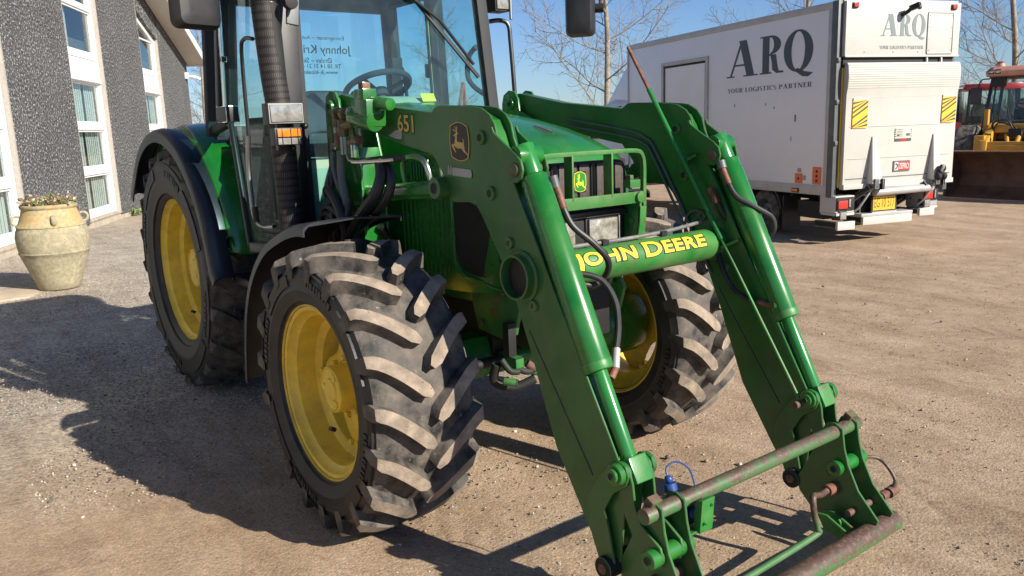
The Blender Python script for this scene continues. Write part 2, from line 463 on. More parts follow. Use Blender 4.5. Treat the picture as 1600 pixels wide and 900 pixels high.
M_lens = simple('lamp_lens', (0.34, 0.33, 0.30), 0.10, 0.35, var=0.35, vs=26, coat=0.8, bmp=0.5, bs=45)
def mat_reflector():
    m, nt, N, L, b = new_mat('headlamp_reflector'); co = coords(nt)
    c = ramp(nt, noise(nt, co, 16, 6, .7), [(0.3, (0.16, 0.14, 0.11)), (0.5, (0.50, 0.47, 0.40)), (0.68, (0.80, 0.78, 0.72))])
    L.new(c, b.inputs['Base Color']); b.inputs['Metallic'].default_value = .5; b.inputs['Roughness'].default_value = .25
    b.inputs['Coat Weight'].default_value = .8; b.inputs['Coat Roughness'].default_value = .04
    bump(nt, b, noise(nt, co, 22, 5), .6, .01)
    return m
M_refl = mat_reflector()
M_amber = simple('amber_lens', (0.75, 0.20, 0.02), 0.2, var=0.15, vs=40, coat=0.5)
M_redlens = simple('red_lens', (0.55, 0.03, 0.02), 0.2, var=0.25, vs=30, coat=0.5)
M_blue = simple('blue_cap', (0.02, 0.06, 0.22), 0.4, var=0.1)
M_glass = glass('cab_glass', (0.78, 0.965, 0.985), 0.019)
M_glass_side = glass('side_glass', (0.82, 0.92, 0.91), 0.018)
M_clear = glass('clear_glass', (0.86, 0.92, 0.92), 0.006, refl=1.7)
M_house_glass = glass('house_glass', (0.88, 0.94, 0.94), 0.003, refl=2.4)
M_textwin = simple('window_lettering', (0.02, 0.05, 0.08), 0.6, var=0.1)
M_white = simple('white_truck_paint', (0.66, 0.65, 0.63), 0.38, var=0.04, dust=(0.45, 0.38, 0.28, 0.16), ds=2.5, coat=0.2)
M_boxside = simple('box_side_panel', (0.76, 0.76, 0.79), 0.32, var=0.03, vs=1.5, dust=(0.4, 0.38, 0.36, 0.10), ds=1.4)
M_lift = simple('lift_white', (0.475, 0.465, 0.43), 0.55, var=0.06, dust=(0.40, 0.33, 0.22, 0.22), ds=3, dfrac=0.52)
M_liftrib = simple('lift_ribbed', (0.43, 0.42, 0.385), 0.55, var=0.08, vs=14, chips=(0.25, 0.2, 0.15), cs=26, cfrac=0.66)
M_alu = simple('aluminium_rail', (0.42, 0.41, 0.40), 0.45, 0.3, var=0.1)
M_galv = simple('grey_post', (0.10, 0.11, 0.115), 0.5, 0.2, var=0.2)
M_letter = simple('slate_lettering', (0.045, 0.065, 0.085), 0.5, var=0.05)
M_letter_lt = simple('pale_slate_lettering', (0.155, 0.195, 0.21), 0.55, var=0.08)
M_hazy = simple('hazard_yellow', (0.80, 0.50, 0.02), 0.5, var=0.05)
M_hazk = simple('hazard_black', (0.07, 0.062, 0.05), 0.5, var=0.2)
M_crane = simple('crane_red', (0.30, 0.09, 0.05), 0.6, var=0.3)
M_orange = simple('orange_label', (0.75, 0.16, 0.05), 0.5, var=0.05)
M_plate = simple('plate_yellow', (0.70, 0.40, 0.03), 0.45, var=0.08)
M_red = simple('red_paint', (0.42, 0.02, 0.025), 0.35, var=0.15, dust=(*DUST, 0.2), coat=0.2)
M_cat = simple('machine_yellow', (0.50, 0.26, 0.025), 0.5, var=0.2, dust=(0.22, 0.13, 0.06, 0.4), ds=6, chips=(0.12, 0.07, 0.04), cs=20, cfrac=0.66)
M_catroof = simple('faded_orange_roof', (0.55, 0.27, 0.19), 0.5, var=0.12)
M_bucket = simple('bucket_rust', (0.075, 0.038, 0.024), 0.7, var=0.4, vs=5, dust=(0.16, 0.08, 0.04, 0.5), ds=3, bmp=0.2)
M_bucketedge = simple('bucket_edge', (0.30, 0.17, 0.10), 0.6, var=0.25, vs=20)
M_tan = simple('tan_seat', (0.42, 0.30, 0.20), 0.7, var=0.1)
M_whiteframe = simple('window_white', (0.80, 0.80, 0.79), 0.35, var=0.02)
M_soffit = simple('soffit_grey', (0.62, 0.60, 0.57), 0.7, var=0.04)
M_roof = simple('roof_dark', (0.05, 0.05, 0.055), 0.7, var=0.2)
M_jamb = simple('jamb_grey', (0.36, 0.33, 0.29), 0.85, var=0.1, vs=20, bmp=0.2)
M_plinth = simple('plinth', (0.42, 0.36, 0.28), 0.9, var=0.15, vs=8, bmp=0.3)
M_curtain = simple('curtain', (0.70, 0.72, 0.68), 0.8, var=0.05)
M_room = simple('room_dark', (0.10, 0.10, 0.10), 0.9, var=0.2)
M_bark = simple('bark', (0.26, 0.225, 0.175), 0.9, var=0.35, vs=12, bmp=0.4)
M_twig = simple('twig', (0.20, 0.165, 0.13), 0.9, var=0.3, vs=3)
M_reed = simple('dry_reed', (0.42, 0.31, 0.13), 0.9, var=0.3, vs=8)
M_hedge = simple('hedge_twigs', (0.17, 0.15, 0.12), 0.95, var=0.4, vs=4)
M_leaf = simple('weed_leaf', (0.10, 0.20, 0.03), 0.6, var=0.4, vs=30)
M_dry = simple('dry_plant', (0.17, 0.10, 0.05), 0.8, var=0.5, vs=40)
M_pale = simple('pale_plant', (0.36, 0.36, 0.24), 0.8, var=0.3, vs=40)
M_soil = simple('soil', (0.04, 0.03, 0.02), 0.95, var=0.4, vs=40)
M_pot = simple('stone_pot', (0.36, 0.315, 0.205), 0.95, var=0.28, vs=26, dust=(0.22, 0.20, 0.14, 0.6), ds=6, dfrac=.5, chips=(0.15, 0.13, 0.09), cs=40, cfrac=.62, bmp=0.9, bs=48)
M_potlich = simple('pot_lichen', (0.36, 0.315, 0.205), 0.95, var=0.28, vs=26, dust=(0.50, 0.30, 0.07, 0.75), ds=4, dfrac=0.52, bmp=0.6, bs=55)
M_slab = simple('paving_slab', (0.42, 0.34, 0.25), 0.9, var=0.15, vs=6, bmp=0.2)
M_stone = simple('stone_grey', (0.36, 0.34, 0.31), 0.9, var=0.45, vs=5)

def mat_wall():
    m, nt, N, L, b = new_mat('pebbledash')
    co = coords(nt)
    a = ramp(nt, noise(nt, co, 25, 3, 0.8), [(0.38, (0.018, 0.018, 0.020)), (0.48, (0.080, 0.080, 0.082)), (0.57, (0.13, 0.13, 0.128)), (0.615, (0.58, 0.57, 0.54))])
    st = ramp(nt, noise(nt, co, 0.9, 5, .6), [(0.3, (0.66, 0.66, 0.655)), (0.7, (1.0, 1.0, 1.0))])
    a = mixc(nt, 1.0, a, st, 'MULTIPLY')
    L.new(a, b.inputs['Base Color']); b.inputs['Roughness'].default_value = 0.9
    bump(nt, b, noise(nt, co, 25, 3, 0.8), 0.7, 0.015)
    return m
M_wall = mat_wall()

def mat_perf():
    m, nt, N, L, b = new_mat('perforated_shield')
    co = coords(nt, 'UV')
    br = N.new('ShaderNodeTexBrick')
    br.inputs['Color1'].default_value = (0.050, 0.040, 0.036, 1); br.inputs['Color2'].default_value = (0.062, 0.048, 0.043, 1)
    br.inputs['Mortar'].default_value = (0.012, 0.010, 0.010, 1)
    br.inputs['Scale'].default_value = 1.0; br.inputs['Mortar Size'].default_value = 0.16
    br.inputs['Brick Width'].default_value = 0.62; br.inputs['Row Height'].default_value = 0.80
    br.offset = 0.5
    L.new(co, br.inputs['Vector']); L.new(br.outputs['Color'], b.inputs['Base Color'])
    b.inputs['Roughness'].default_value = 0.6; b.inputs['Metallic'].default_value = 0.2
    bump(nt, b, br.outputs['Fac'], -0.8, 0.004)
    return m
M_perf = mat_perf()

def mat_ground():
    m, nt, N, L, b = new_mat('gravel_yard')
    co = coords(nt)
    sep = N.new('ShaderNodeSeparateXYZ'); L.new(co, sep.inputs[0])
    # where the yard turns from trodden brown soil to loose grey gravel
    def mr(src, a, bb):
        q = N.new('ShaderNodeMapRange'); q.inputs['From Min'].default_value = a; q.inputs['From Max'].default_value = bb
        L.new(src, q.inputs['Value']); return q.outputs[0]
    gx = mr(sep.outputs[0], -0.6, -2.6); gy = mr(sep.outputs[1], 4.0, 1.0)
    mul = N.new('ShaderNodeMath'); mul.operation = 'MULTIPLY'; L.new(gx, mul.inputs[0]); L.new(gy, mul.inputs[1])
    big = noise(nt, co, 0.8, 5, 0.6)
    ad = N.new('ShaderNodeMath'); ad.operation = 'MULTIPLY_ADD'; L.new(big, ad.inputs[0]); ad.inputs[1].default_value = 0.7; ad.inputs[2].default_value = -0.40
    ad2 = N.new('ShaderNodeMath'); ad2.operation = 'ADD'; ad2.use_clamp = True; L.new(ad.outputs[0], ad2.inputs[0]); L.new(mul.outputs[0], ad2.inputs[1])
    brown = ramp(nt, noise(nt, co, 2.3, 8, 0.65), [(0.28, (0.285, 0.202, 0.132)), (0.5, (0.375, 0.275, 0.187)), (0.75, (0.455, 0.348, 0.250))])
    grey = ramp(nt, noise(nt, co, 3.0, 6, 0.6), [(0.3, (0.31, 0.27, 0.222)), (0.7, (0.46, 0.41, 0.345))])
    col = mixc(nt, ad2.outputs[0], brown, grey)
    # individual stones
    v1 = N.new('ShaderNodeTexVoronoi'); v1.inputs['Scale'].default_value = 75; L.new(co, v1.inputs['Vector'])
    bw = N.new('ShaderNodeRGBToBW'); L.new(v1.outputs['Color'], bw.inputs[0])
    st = ramp(nt, bw.outputs[0], [(0.2, (0.50, 0.49, 0.49)), (0.5, (1.0, 1.0, 1.0)), (0.85, (1.5, 1.48, 1.42))])
    amt = N.new('ShaderNodeMapRange'); amt.inputs['To Min'].default_value = 0.28; amt.inputs['To Max'].default_value = 0.85; L.new(ad2.outputs[0], amt.inputs['Value'])
    col = mixc(nt, amt.outputs[0], col, st, 'MULTIPLY')
    v2 = N.new('ShaderNodeTexVoronoi'); v2.inputs['Scale'].default_value = 260; L.new(co, v2.inputs['Vector'])
    bw2 = N.new('ShaderNodeRGBToBW'); L.new(v2.outputs['Color'], bw2.inputs[0])
    st2 = ramp(nt, bw2.outputs[0], [(0.15, (0.6, 0.58, 0.56)), (0.5, (1, 1, 1)), (0.9, (1.3, 1.28, 1.25))])
    col = mixc(nt, 0.6, col, st2, 'MULTIPLY')
    dk = ramp(nt, noise(nt, co, 14, 6, 0.7), [(0.30, (0.55, 0.53, 0.52)), (0.45, (1, 1, 1))])
    col = mixc(nt, 0.6, col, dk, 'MULTIPLY')
    mp = N.new('ShaderNodeMapping'); mp.inputs['Rotation'].default_value = (0, 0, R_(28)); mp.inputs['Scale'].default_value = (0.35, 3.2, 1); L.new(co, mp.inputs['Vector'])
    trk = noise(nt, mp.outputs[0], 1.3, 6, 0.62)
    tc = ramp(nt, trk, [(0.32, (0.80, 0.78, 0.76)), (0.5, (1, 1, 1)), (0.68, (1.13, 1.13, 1.13))])
    col = mixc(nt, 0.75, col, tc, 'MULTIPLY')
    # wheel tracks: bands along gentle curves, pressed flat and printed with slanting tread bars
    def mth(op, a, c, clamp=False):
        q = N.new('ShaderNodeMath'); q.operation = op; q.use_clamp = clamp
        for i, z in enumerate((a, c)):
            if z is None: continue
            if hasattr(z, 'links'): L.new(z, q.inputs[i])
            else: q.inputs[i].default_value = z
        return q.outputs[0]
    X, Y = sep.outputs[0], sep.outputs[1]
    wob = mth('MULTIPLY', noise(nt, co, 1.1, 3, .5), .5)
    tot = None; prt = None
    for a0, a1, a2, hw, kk in ((.55, .18, .035, .20, 34), (2.35, .30, .02, .19, 30), (3.9, .26, .03, .22, 36), (-.62, -.10, .05, .20, 32), (6.3, .12, .015, .24, 30)):
        d = mth('SUBTRACT', mth('ADD', Y, wob), mth('ADD', mth('MULTIPLY', X, a1), mth('MULTIPLY', mth('MULTIPLY', X, X), a2)))
        d = mth('ABSOLUTE', mth('SUBTRACT', d, a0+.25), None)
        q = N.new('ShaderNodeMapRange'); q.interpolation_type = 'SMOOTHSTEP'; q.inputs['From Min'].default_value = hw+.05; q.inputs['From Max'].default_value = hw-.06; L.new(d, q.inputs['Value'])
        w = mth('SINE', mth('MULTIPLY', mth('ADD', X, mth('MULTIPLY', d, 1.3)), kk), None)
        p = mth('MULTIPLY', q.outputs[0], w)
        tot = q.outputs[0] if tot is None else mth('MAXIMUM', tot, q.outputs[0]); prt = p if prt is None else mth('ADD', prt, p)
    fade = ramp(nt, noise(nt, co, .7, 4, .6), [(0.40, (0, 0, 0)), (0.62, (1, 1, 1))])
    tot = mth('MULTIPLY', tot, fade); prt = mth('MULTIPLY', prt, fade)
    col = mixc(nt, mth('MULTIPLY', tot, .55), col, mixc(nt, 1.0, col, (0.80, 0.79, 0.78), 'MULTIPLY'))
    L.new(col, b.inputs['Base Color']); b.inputs['Roughness'].default_value = 0.95; b.inputs['Specular IOR Level'].default_value = 0.15
    h1 = noise(nt, co, 80, 8, 0.75)
    h2 = N.new('ShaderNodeMath'); h2.operation = 'MULTIPLY_ADD'; L.new(v1.outputs['Distance'], h2.inputs[0]); h2.inputs[1].default_value = -0.55; L.new(h1, h2.inputs[2])
    h3 = N.new('ShaderNodeMath'); h3.operation = 'MULTIPLY_ADD'; L.new(noise(nt, co, 7, 5, 0.6), h3.inputs[0]); h3.inputs[1].default_value = 1.6; L.new(h2.outputs[0], h3.inputs[2])
    h4 = N.new('ShaderNodeMath'); h4.operation = 'MULTIPLY_ADD'; L.new(trk, h4.inputs[0]); h4.inputs[1].default_value = 2.0; L.new(h3.outputs[0], h4.inputs[2])
    h5 = mth('ADD', h4.outputs[0], mth('ADD', mth('MULTIPLY', prt, .55), mth('MULTIPLY', tot, -.8)))
    bump(nt, b, h5, 0.42, 0.014)
    return m
M_ground = mat_ground()
# ------------------------------------------------------------------ ground
def ground_mesh():
    xs = np.concatenate([np.array([-900, -500, -250, -120, -70, -45, -32, -25]), np.arange(-20, 6.01, .16), np.array([8, 12, 20, 40, 90, 200, 500, 900])])
    ys = np.concatenate([np.array([-900, -500, -250, -120, -60, -30, -18, -10, -6]), np.arange(-4, 16.01, .16), np.array([18, 22, 28, 36, 50, 80, 150, 300, 500, 900])])
    nx, ny = len(xs), len(ys)
    X, Y = np.meshgrid(xs, ys, indexing='ij')
    rng = np.random.default_rng(5)
    Z = np.zeros_like(X)
    for i in range(26):
        f = rng.uniform(.5, 4.5); a = rng.uniform(0, 2*np.pi); ph = rng.uniform(0, 6.28)
        Z += .0045/f*np.sin(f*(X*np.cos(a)+Y*np.sin(a))+ph)*1.5
    # a shallow wheel rut curving round the far front wheel
    d = (Y-(.62+.16*(X-.6)))
    rut = np.exp(-((X-1.1)/1.2)**2)
    Z += rut*(-.012*np.exp(-(d/.16)**2)+.010*np.exp(-((d-.30)/.10)**2)*(1+.6*np.sin(X*19)))
    m = np.clip(1-(np.maximum(np.abs(X+6)-13, 0)+np.maximum(np.abs(Y-6)-10, 0))/3, 0, 1)
    Z *= m
    V = np.stack([X, Y, Z], -1).reshape(-1, 3)
    idx = np.arange(nx*ny).reshape(nx, ny)
    F = np.stack([idx[:-1, :-1], idx[1:, :-1], idx[1:, 1:], idx[:-1, 1:]], -1).reshape(-1, 4)
    me = bpy.data.meshes.new('ground'); me.from_pydata(V.tolist(), [], F.tolist()); me.shade_smooth()
    me.materials.append(M_ground)
    o = bpy.data.objects.new('ground', me); COL.objects.link(o); tag(o, kind='structure')
    return o
ground_mesh()
def loose_stones(name, n, region, smin, smax, seed, mats, p=2.2):
    rng = np.random.default_rng(seed)
    t = (1+5**.5)/2
    iv = np.array([(-1, t, 0), (1, t, 0), (-1, -t, 0), (1, -t, 0), (0, -1, t), (0, 1, t), (0, -1, -t), (0, 1, -t), (t, 0, -1), (t, 0, 1), (-t, 0, -1), (-t, 0, 1)])/1.9
    fc = np.array([(0, 11, 5), (0, 5, 1), (0, 1, 7), (0, 7, 10), (0, 10, 11), (1, 5, 9), (5, 11, 4), (11, 10, 2), (10, 7, 6), (7, 1, 8), (3, 9, 4), (3, 4, 2), (3, 2, 6), (3, 6, 8), (3, 8, 9), (4, 9, 5), (2, 4, 11), (6, 2, 10), (8, 6, 7), (9, 8, 1)])
    P = region(rng, n); n = len(P)
    s = smin+(smax-smin)*rng.random(n)**p
    V = iv[None]*(1+.35*(rng.random((n, 12, 3))-.5))*s[:, None, None]*.5
    V = V*np.stack([np.ones(n), .6+.4*rng.random(n), .45+.3*rng.random(n)], -1)[:, None, :]
    a = rng.random(n)*6.283; c, sn = np.cos(a)[:, None], np.sin(a)[:, None]
    x = V[..., 0]*c-V[..., 1]*sn; y = V[..., 0]*sn+V[..., 1]*c
    V = np.stack([x+P[:, 0:1], y+P[:, 1:2], V[..., 2]+(s*.12)[:, None]], -1).reshape(-1, 3)
    F = (fc[None]+(np.arange(n)*12)[:, None, None]).reshape(-1, 3)
    me = bpy.data.meshes.new(name)
    me.vertices.add(len(V)); me.vertices.foreach_set('co', V.ravel())
    me.loops.add(len(F)*3); me.loops.foreach_set('vertex_index', F.ravel())
    me.polygons.add(len(F)); me.polygons.foreach_set('loop_start', np.arange(0, len(F)*3, 3)); me.polygons.foreach_set('loop_total', np.full(len(F), 3))
    for mt in mats: me.materials.append(mt)
    me.polygons.foreach_set('material_index', np.repeat(rng.integers(0, len(mats), n), 20))
    me.update(); me.validate()
    o = bpy.data.objects.new(name, me); COL.objects.link(o); tag(o, kind='stuff')
    return o
M_st1 = simple('pebble_brown', (0.27, 0.20, 0.145), 0.95, var=.45, vs=9)
M_st2 = simple('pebble_grey', (0.30, 0.27, 0.24), 0.95, var=.5, vs=11)
M_st3 = simple('pebble_pale', (0.46, 0.42, 0.36), 0.9, var=.3, vs=13)
M_st4 = simple('pebble_dark', (0.12, 0.105, 0.095), 0.95, var=.4, vs=13)
def reg_grey(rng, n):
    r = rng.random(n)**1.3; x = 0.2-9.0*r; y = -2.6+4.2*rng.random(n)
    k = rng.random(n) < np.clip((-x-.2)/2.2, .18, 1)
    return np.stack([x, y], -1)[k]
def reg_brown(rng, n):
    x = -4.0+6.2*rng.random(n); y = -1.9+9.5*rng.random(n)**1.6
    return np.stack([x, y], -1)
loose_stones('loose_gravel', 42000, reg_grey, .004, .0165, 1, [M_st2, M_st2, M_st3, M_st2, M_st1, M_st4])
loose_stones('loose_pebbles', 30000, reg_brown, .003, .015, 2, [M_st1, M_st1, M_st3, M_st4, M_st2], 2.6)
loose_stones('loose_clods', 260, reg_brown, .012, .040, 7, [M_st4, M_st1, M_st3], 3)

# paving slab strip beside the pot
mb = MB(); mb.prism([(-7.30, -1.02), (-7.02, -1.16), (-7.0, -3.4), (-8.7, -3.4), (-8.35, -1.18)], 'z', -.02, .012, M_slab)
tag(mb.build('paving_path', bevel=.004), kind='structure')

# ------------------------------------------------------------------ building with tall windows
D = Vector((.88647, -.46279, 0)); NN = Vector((.46279, .88647, 0)); CW = -5.7674
house = thing('office_building', 'dark grey pebbledashed building with tall white framed windows and a white eave', 'building', tuple(NN*CW + D*(-14)), math.atan2(D.y, D.x))
# local frame: x along D measured from s=-14, y = outwards (NN), z up
def sx(s): return s+14
def roofz(s): return 3.82+.273*(s+23.3)     # underside of the eave along the gable
RIDGE = -8.0
def rz(s): return roofz(s) if s <= RIDGE else roofz(2*RIDGE-s)
WINS = [(-19.82, -17.90, None), (-14.80, -12.72, None), (-9.90, -7.85, None), (-4.9, -2.9, None), (0.1, 2.1, None)]
edges = [-23.2]+[e for w in WINS for e in w[:2]]+[5.0]
mb = MB()
for i in range(0, len(edges), 2):
    a, b = edges[i], edges[i+1]
    mid = [RIDGE] if a < RIDGE < b else []
    top = [(sx(q), rz(q)-.01) for q in [b]+mid+[a]]
    mb.prism([(sx(a), .10), (sx(b), .10)]+top, 'y', -.30, 0, M_wall)
WTOP = {}
for (a, b, _) in WINS:
    ta, tb = min(rz(a)-.62, 6.2), min(rz(b)-.62, 6.2)
    WTOP[(a, b)] = (ta, tb)
    mid = [RIDGE] if a < RIDGE < b else []
    mb.prism([(sx(a), ta), (sx(b), tb)]+[(sx(q), rz(q)-.01) for q in [b]+mid+[a]], 'y', -.30, -.012, M_wall)
for j in (-13.3+.0, -18.6): pass
mb.bx(sx(-23.2), sx(5), -9, -.30, .0, 3.6, M_room)
mb.build('wall', house, smooth=0)
mb = MB(); mb.bx(sx(-23.15), sx(4.95), -.32, -.03, -.05, .13, M_plinth); mb.build('plinth', house)
# thin dark joint lines in the render
mb = MB()
for s0 in (-17.86, -20.1, -12.68): mb.bx(sx(s0), sx(s0)+.02, -.002, .0025, 4.3, rz(s0)-.05, M_jamb)
mb.build_apart('render_joint', house)
for (a, b, _) in WINS:
    ta, tb = WTOP[(a, b)]
    fr = MB(); y0, y1 = -.20, -.085; fw_ = .10
    def top(s): return ta+(tb-ta)*(s-a)/(b-a)
    jw = .045
    A_, B_ = a+jw, b-jw
    fr.prism([(sx(A_), .17), (sx(A_+fw_), .17), (sx(A_+fw_), top(A_+fw_)), (sx(A_), top(A_))], 'y', y0, y1, M_whiteframe)
    fr.prism([(sx(B_-fw_), .17), (sx(B_), .17), (sx(B_), top(B_)), (sx(B_-fw_), top(B_-fw_))], 'y', y0, y1, M_whiteframe)
    x0, x1 = A_+fw_, B_-fw_
    fr.prism([(sx(x0), top(x0)-.12), (sx(x1), top(x1)-.12), (sx(x1), top(x1)), (sx(x0), top(x0))], 'y', y0+.002, y1-.002, M_whiteframe)
    for z0, z1 in ((.17, .30), (.98, 1.12), (1.84, 1.97), (2.74, 2.86), (3.20, 3.32), (4.14, 4.26)):
        if z1 < min(top(x0), top(x1))-.1: fr.bx(sx(x0), sx(x1), y0+.002, y1-.002, z0, z1, M_whiteframe)
    fr.bx(sx(x0), sx(x1), -.17, -.10, 2.86, 3.20, M_whiteframe); fr.bx(sx(x0)-.05, sx(x1)+.05, -.10, -.04, 2.76, 2.80, M_whiteframe)
    w = fr.build('window', house, bevel=.008, bseg=1)
    gl = MB()
    for z0, z1 in ((.30, .98), (1.12, 1.84), (1.97, 2.74), (3.32, 4.14)):
        z1 = min(z1, min(top(x0), top(x1))-.1)
        gl.bx(sx(x0), sx(x1), -.148, -.142, z0, z1, M_house_glass)
        for c0, c1, d0, d1 in ((x0, x0+.035, z0, z1), (x1-.035, x1, z0, z1), (x0+.035, x1-.035, z0, z0+.035), (x0+.035, x1-.035, z1-.035, z1)):
            gl.bx(sx(c0), sx(c1), -.155, -.115, d0, d1, M_whiteframe)
    lo = min(top(x0), top(x1))
    if lo > 3.4:
        zb = 4.26 if lo > 4.5 else 3.32
        gl.prism([(sx(x0), zb), (sx(x1), zb), (sx(x1), top(x1)-.12), (sx(x0), top(x0)-.12)], 'y', -.1402, -.1342, M_house_glass)
    gl.build('pane', w, smooth=0)
    cu = MB()
    for zz0, zz1 in ((.3, 1.84), (1.97, 2.74), (3.1, 4.1)):
        nb = 15
        for k in range(nb):
            if (k*7+int(zz0*3)) % 9 == 4: continue
            xx = x0+.06+(x1-x0-.12)*k/(nb-1)
            if zz0 > 3 and k < 9: continue
            cu.box((sx(xx), -.235, (zz0+zz1)/2), (.128, .006, zz1-zz0), M_curtain, (0, 0, .13))
    cu.build('curtain', w, smooth=0)
    jb = MB()
    for s0, s1 in ((a+.002, a+jw), (b-jw, b-.002)):
        jb.prism([(sx(s0), .12), (sx(s1), .12), (sx(s1), top(s1)-.004), (sx(s0), top(s0)-.004)], 'y', -.25, -.006, M_jamb)
    jb.prism([(sx(a)+jw, .10), (sx(b)-jw, .10), (sx(b)-jw, .168), (sx(a)+jw, .168)], 'y', -.25, -.03, M_plinth)
    jb.build('jamb', w, smooth=0)
# roof: two pitched slabs with overhanging white fascia and grey soffit
mb = MB()
def slab(s0, s1, y0, y1, zo0, zo1, mat):
    pts = [(sx(s0), rz(s0)+zo0), (sx(s1), rz(s1)+zo0), (sx(s1), rz(s1)+zo1), (sx(s0), rz(s0)+zo1)]
    mb.prism(pts, 'y', y0, y1, mat)
slab(-23.45, RIDGE, -9.5, .50, .045, .20, M_roof); slab(RIDGE, 5.3, -9.5, .50, .045, .20, M_roof)
mb.build('roof', house, smooth=0)
mb = MB()
for s0, s1 in ((-23.45, -20.9), (-20.885, -17.5), (-17.485, -13.5), (-13.485, RIDGE), (RIDGE, -3), (-2.985, 5.2)):
    slab(s0, s1, .004, .49, .012, .042, M_soffit)
mb.build('soffit', house, smooth=0)
mb = MB(); slab(-23.5, RIDGE, .50, .54, .0, .24, M_whiteframe); slab(RIDGE, 5.3, .50, .54, .0, .24, M_whiteframe)
mb.bx(sx(-23.52), sx(-23.452), -9.5, .50, rz(-23.45)-.02, rz(-23.45)+.2, M_whiteframe)
mb.build('fascia', house, smooth=0)
def W(s, off, z): return NN*(CW+off)+D*s+Vector((0, 0, z))
# security camera on the corner
sc_ = thing('security_camera', 'small white security camera on the corner of the building under the eave', 'security camera', tuple(W(-22.9, .0, 3.42)), math.atan2(D.y, D.x))
mb = MB(); mb.bx(-.10, .10, .002, .09, -.06, .12, M_whiteframe); mb.tube([(0, .08, .02), (-.05, .22, .0), (-.12, .28, -.02)], .035, M_whiteframe); mb.build('mounting_box', sc_, bevel=.01)
mb = MB(); mb.cyl((-.30, .34, -.05), (-.06, .24, .0), .05, M_whiteframe); mb.cyl((-.33, .352, -.056), (-.30, .34, -.05), .04, M_black); mb.build('camera_body', sc_)
# downpipe shoe lying at the foot of the wall
mb = MB(); mb.tube([(0, 0, .06), (.15, .02, .06), (.32, .05, .05), (.40, .10, .03)], .055, M_alu); 
o = mb.build('pipe_piece'); o.location = tuple(W(-16.6, .25, 0)); o.rotation_euler = (0, 0, math.atan2(D.y, D.x)+math.pi); tag(o, 'short grey pipe piece lying at the foot of the dark wall', 'pipe')

# ------------------------------------------------------------------ pot with plants, weeds
px, py = -7.43, -.80
mb = MB()
prof_lo = [(0, .0), (.20, .0), (.215, .015), (.235, .08), (.285, .22), (.335, .36), (.352, .412), (.360, .418), (.362, .428), (.354, .434), (.365, .50), (.372, .60), (.362, .66), (.345, .705)]
prof_hi = [(.345, .705), (.352, .712), (.350, .722), (.338, .728), (.308, .80), (.282, .87), (.272, .90), (.283, .915), (.292, .93), (.288, .948), (.268, .955), (.250, .95), (.240, .90), (.238, .86), (0, .86)]
mb.lathe(prof_lo, (0, 0, 0), (0, 0, 1), M_pot, seg=56); mb.lathe(prof_hi, (0, 0, 0), (0, 0, 1), M_potlich, seg=56)
pot = mb.build('plant_pot', smooth=50); pot.location = (px, py, 0); tag(pot, 'tall weathered stone jar with lichen and small handles in front of the dark wall', 'pot')
to_cam = math.atan2(-2.2755-py, 3.0058-px)
for k, a in enumerate((to_cam+1.65, to_cam-1.5, to_cam+.08)):
    mb = MB(); d = Vector((math.cos(a), math.sin(a), 0)); tn = Vector((-d.y, d.x, 0))
    if k < 2: mb.tube([d*.325+Vector((0, 0, .735)), d*.365+Vector((0, 0, .755)), d*.375+Vector((0, 0, .80)), d*.345+Vector((0, 0, .835)), d*.30+Vector((0, 0, .83))], .015, M_pot)
    else: mb.tube([d*.30+Vector((0, 0, .83)), d*.335+Vector((0, 0, .80)), d*.345+Vector((0, 0, .765)), d*.325+Vector((0, 0, .74))], .026, M_pot)
    mb.build('lug_handle', pot)
def leafy(name, loc, n, rad, h, mats, label, cat, lz=.03, seed=1, spread=1.0):
    random.seed(seed); mb = MB()
    for i in range(n):
        a = random.uniform(0, 6.283); r = rad*math.sqrt(random.random())
        c = Vector((r*math.cos(a), r*math.sin(a), 0)); tip = c*(1+.35*spread)+Vector((random.uniform(-.02, .02), random.uniform(-.02, .02), h*random.uniform(.35, 1)))
        mb.tube([c, (c+tip)/2+Vector((0, 0, .01)), tip], .0025, mats[0], seg=4, sm=2)
        for q in range(random.randint(3, 6)):
            t = random.uniform(.3, 1); p = c.lerp(tip, t); d = Vector((random.uniform(-1, 1), random.uniform(-1, 1), random.uniform(-.2, .9))).normalized()
            u = d.cross(Vector((random.random(), random.random(), .3))).normalized(); L = lz*random.uniform(.6, 1.4)
            mb.add([p, p+d*L*.5+u*L*.28, p+d*L, p+d*L*.5-u*L*.28], [(0, 1, 2, 3)], random.choice(mats))
    o = mb.build(name, fixn=False, smooth=0); o.location = loc; return tag(o, label, cat)
mb = MB(); 
leafy('pot_plant', (px, py, .90), 150, .225, .15, [M_dry, M_dry, M_pale, M_dry, M_leaf, M_pale], 'withered reddish and pale plants filling the top of the stone jar', 'plant', .042, 4)
leafy('weed', tuple(W(-15.55, .12, 0)), 30, .16, .16, [M_leaf, M_leaf, M_pale], 'bright green weed at the foot of the tall middle window', 'weed', .06, 5)
leafy('weed', tuple(W(-17.3, .10, 0)), 18, .12, .12, [M_leaf, M_leaf, M_pale], 'small green weed at the foot of the wall beside the grey pipe', 'weed', .05, 6)

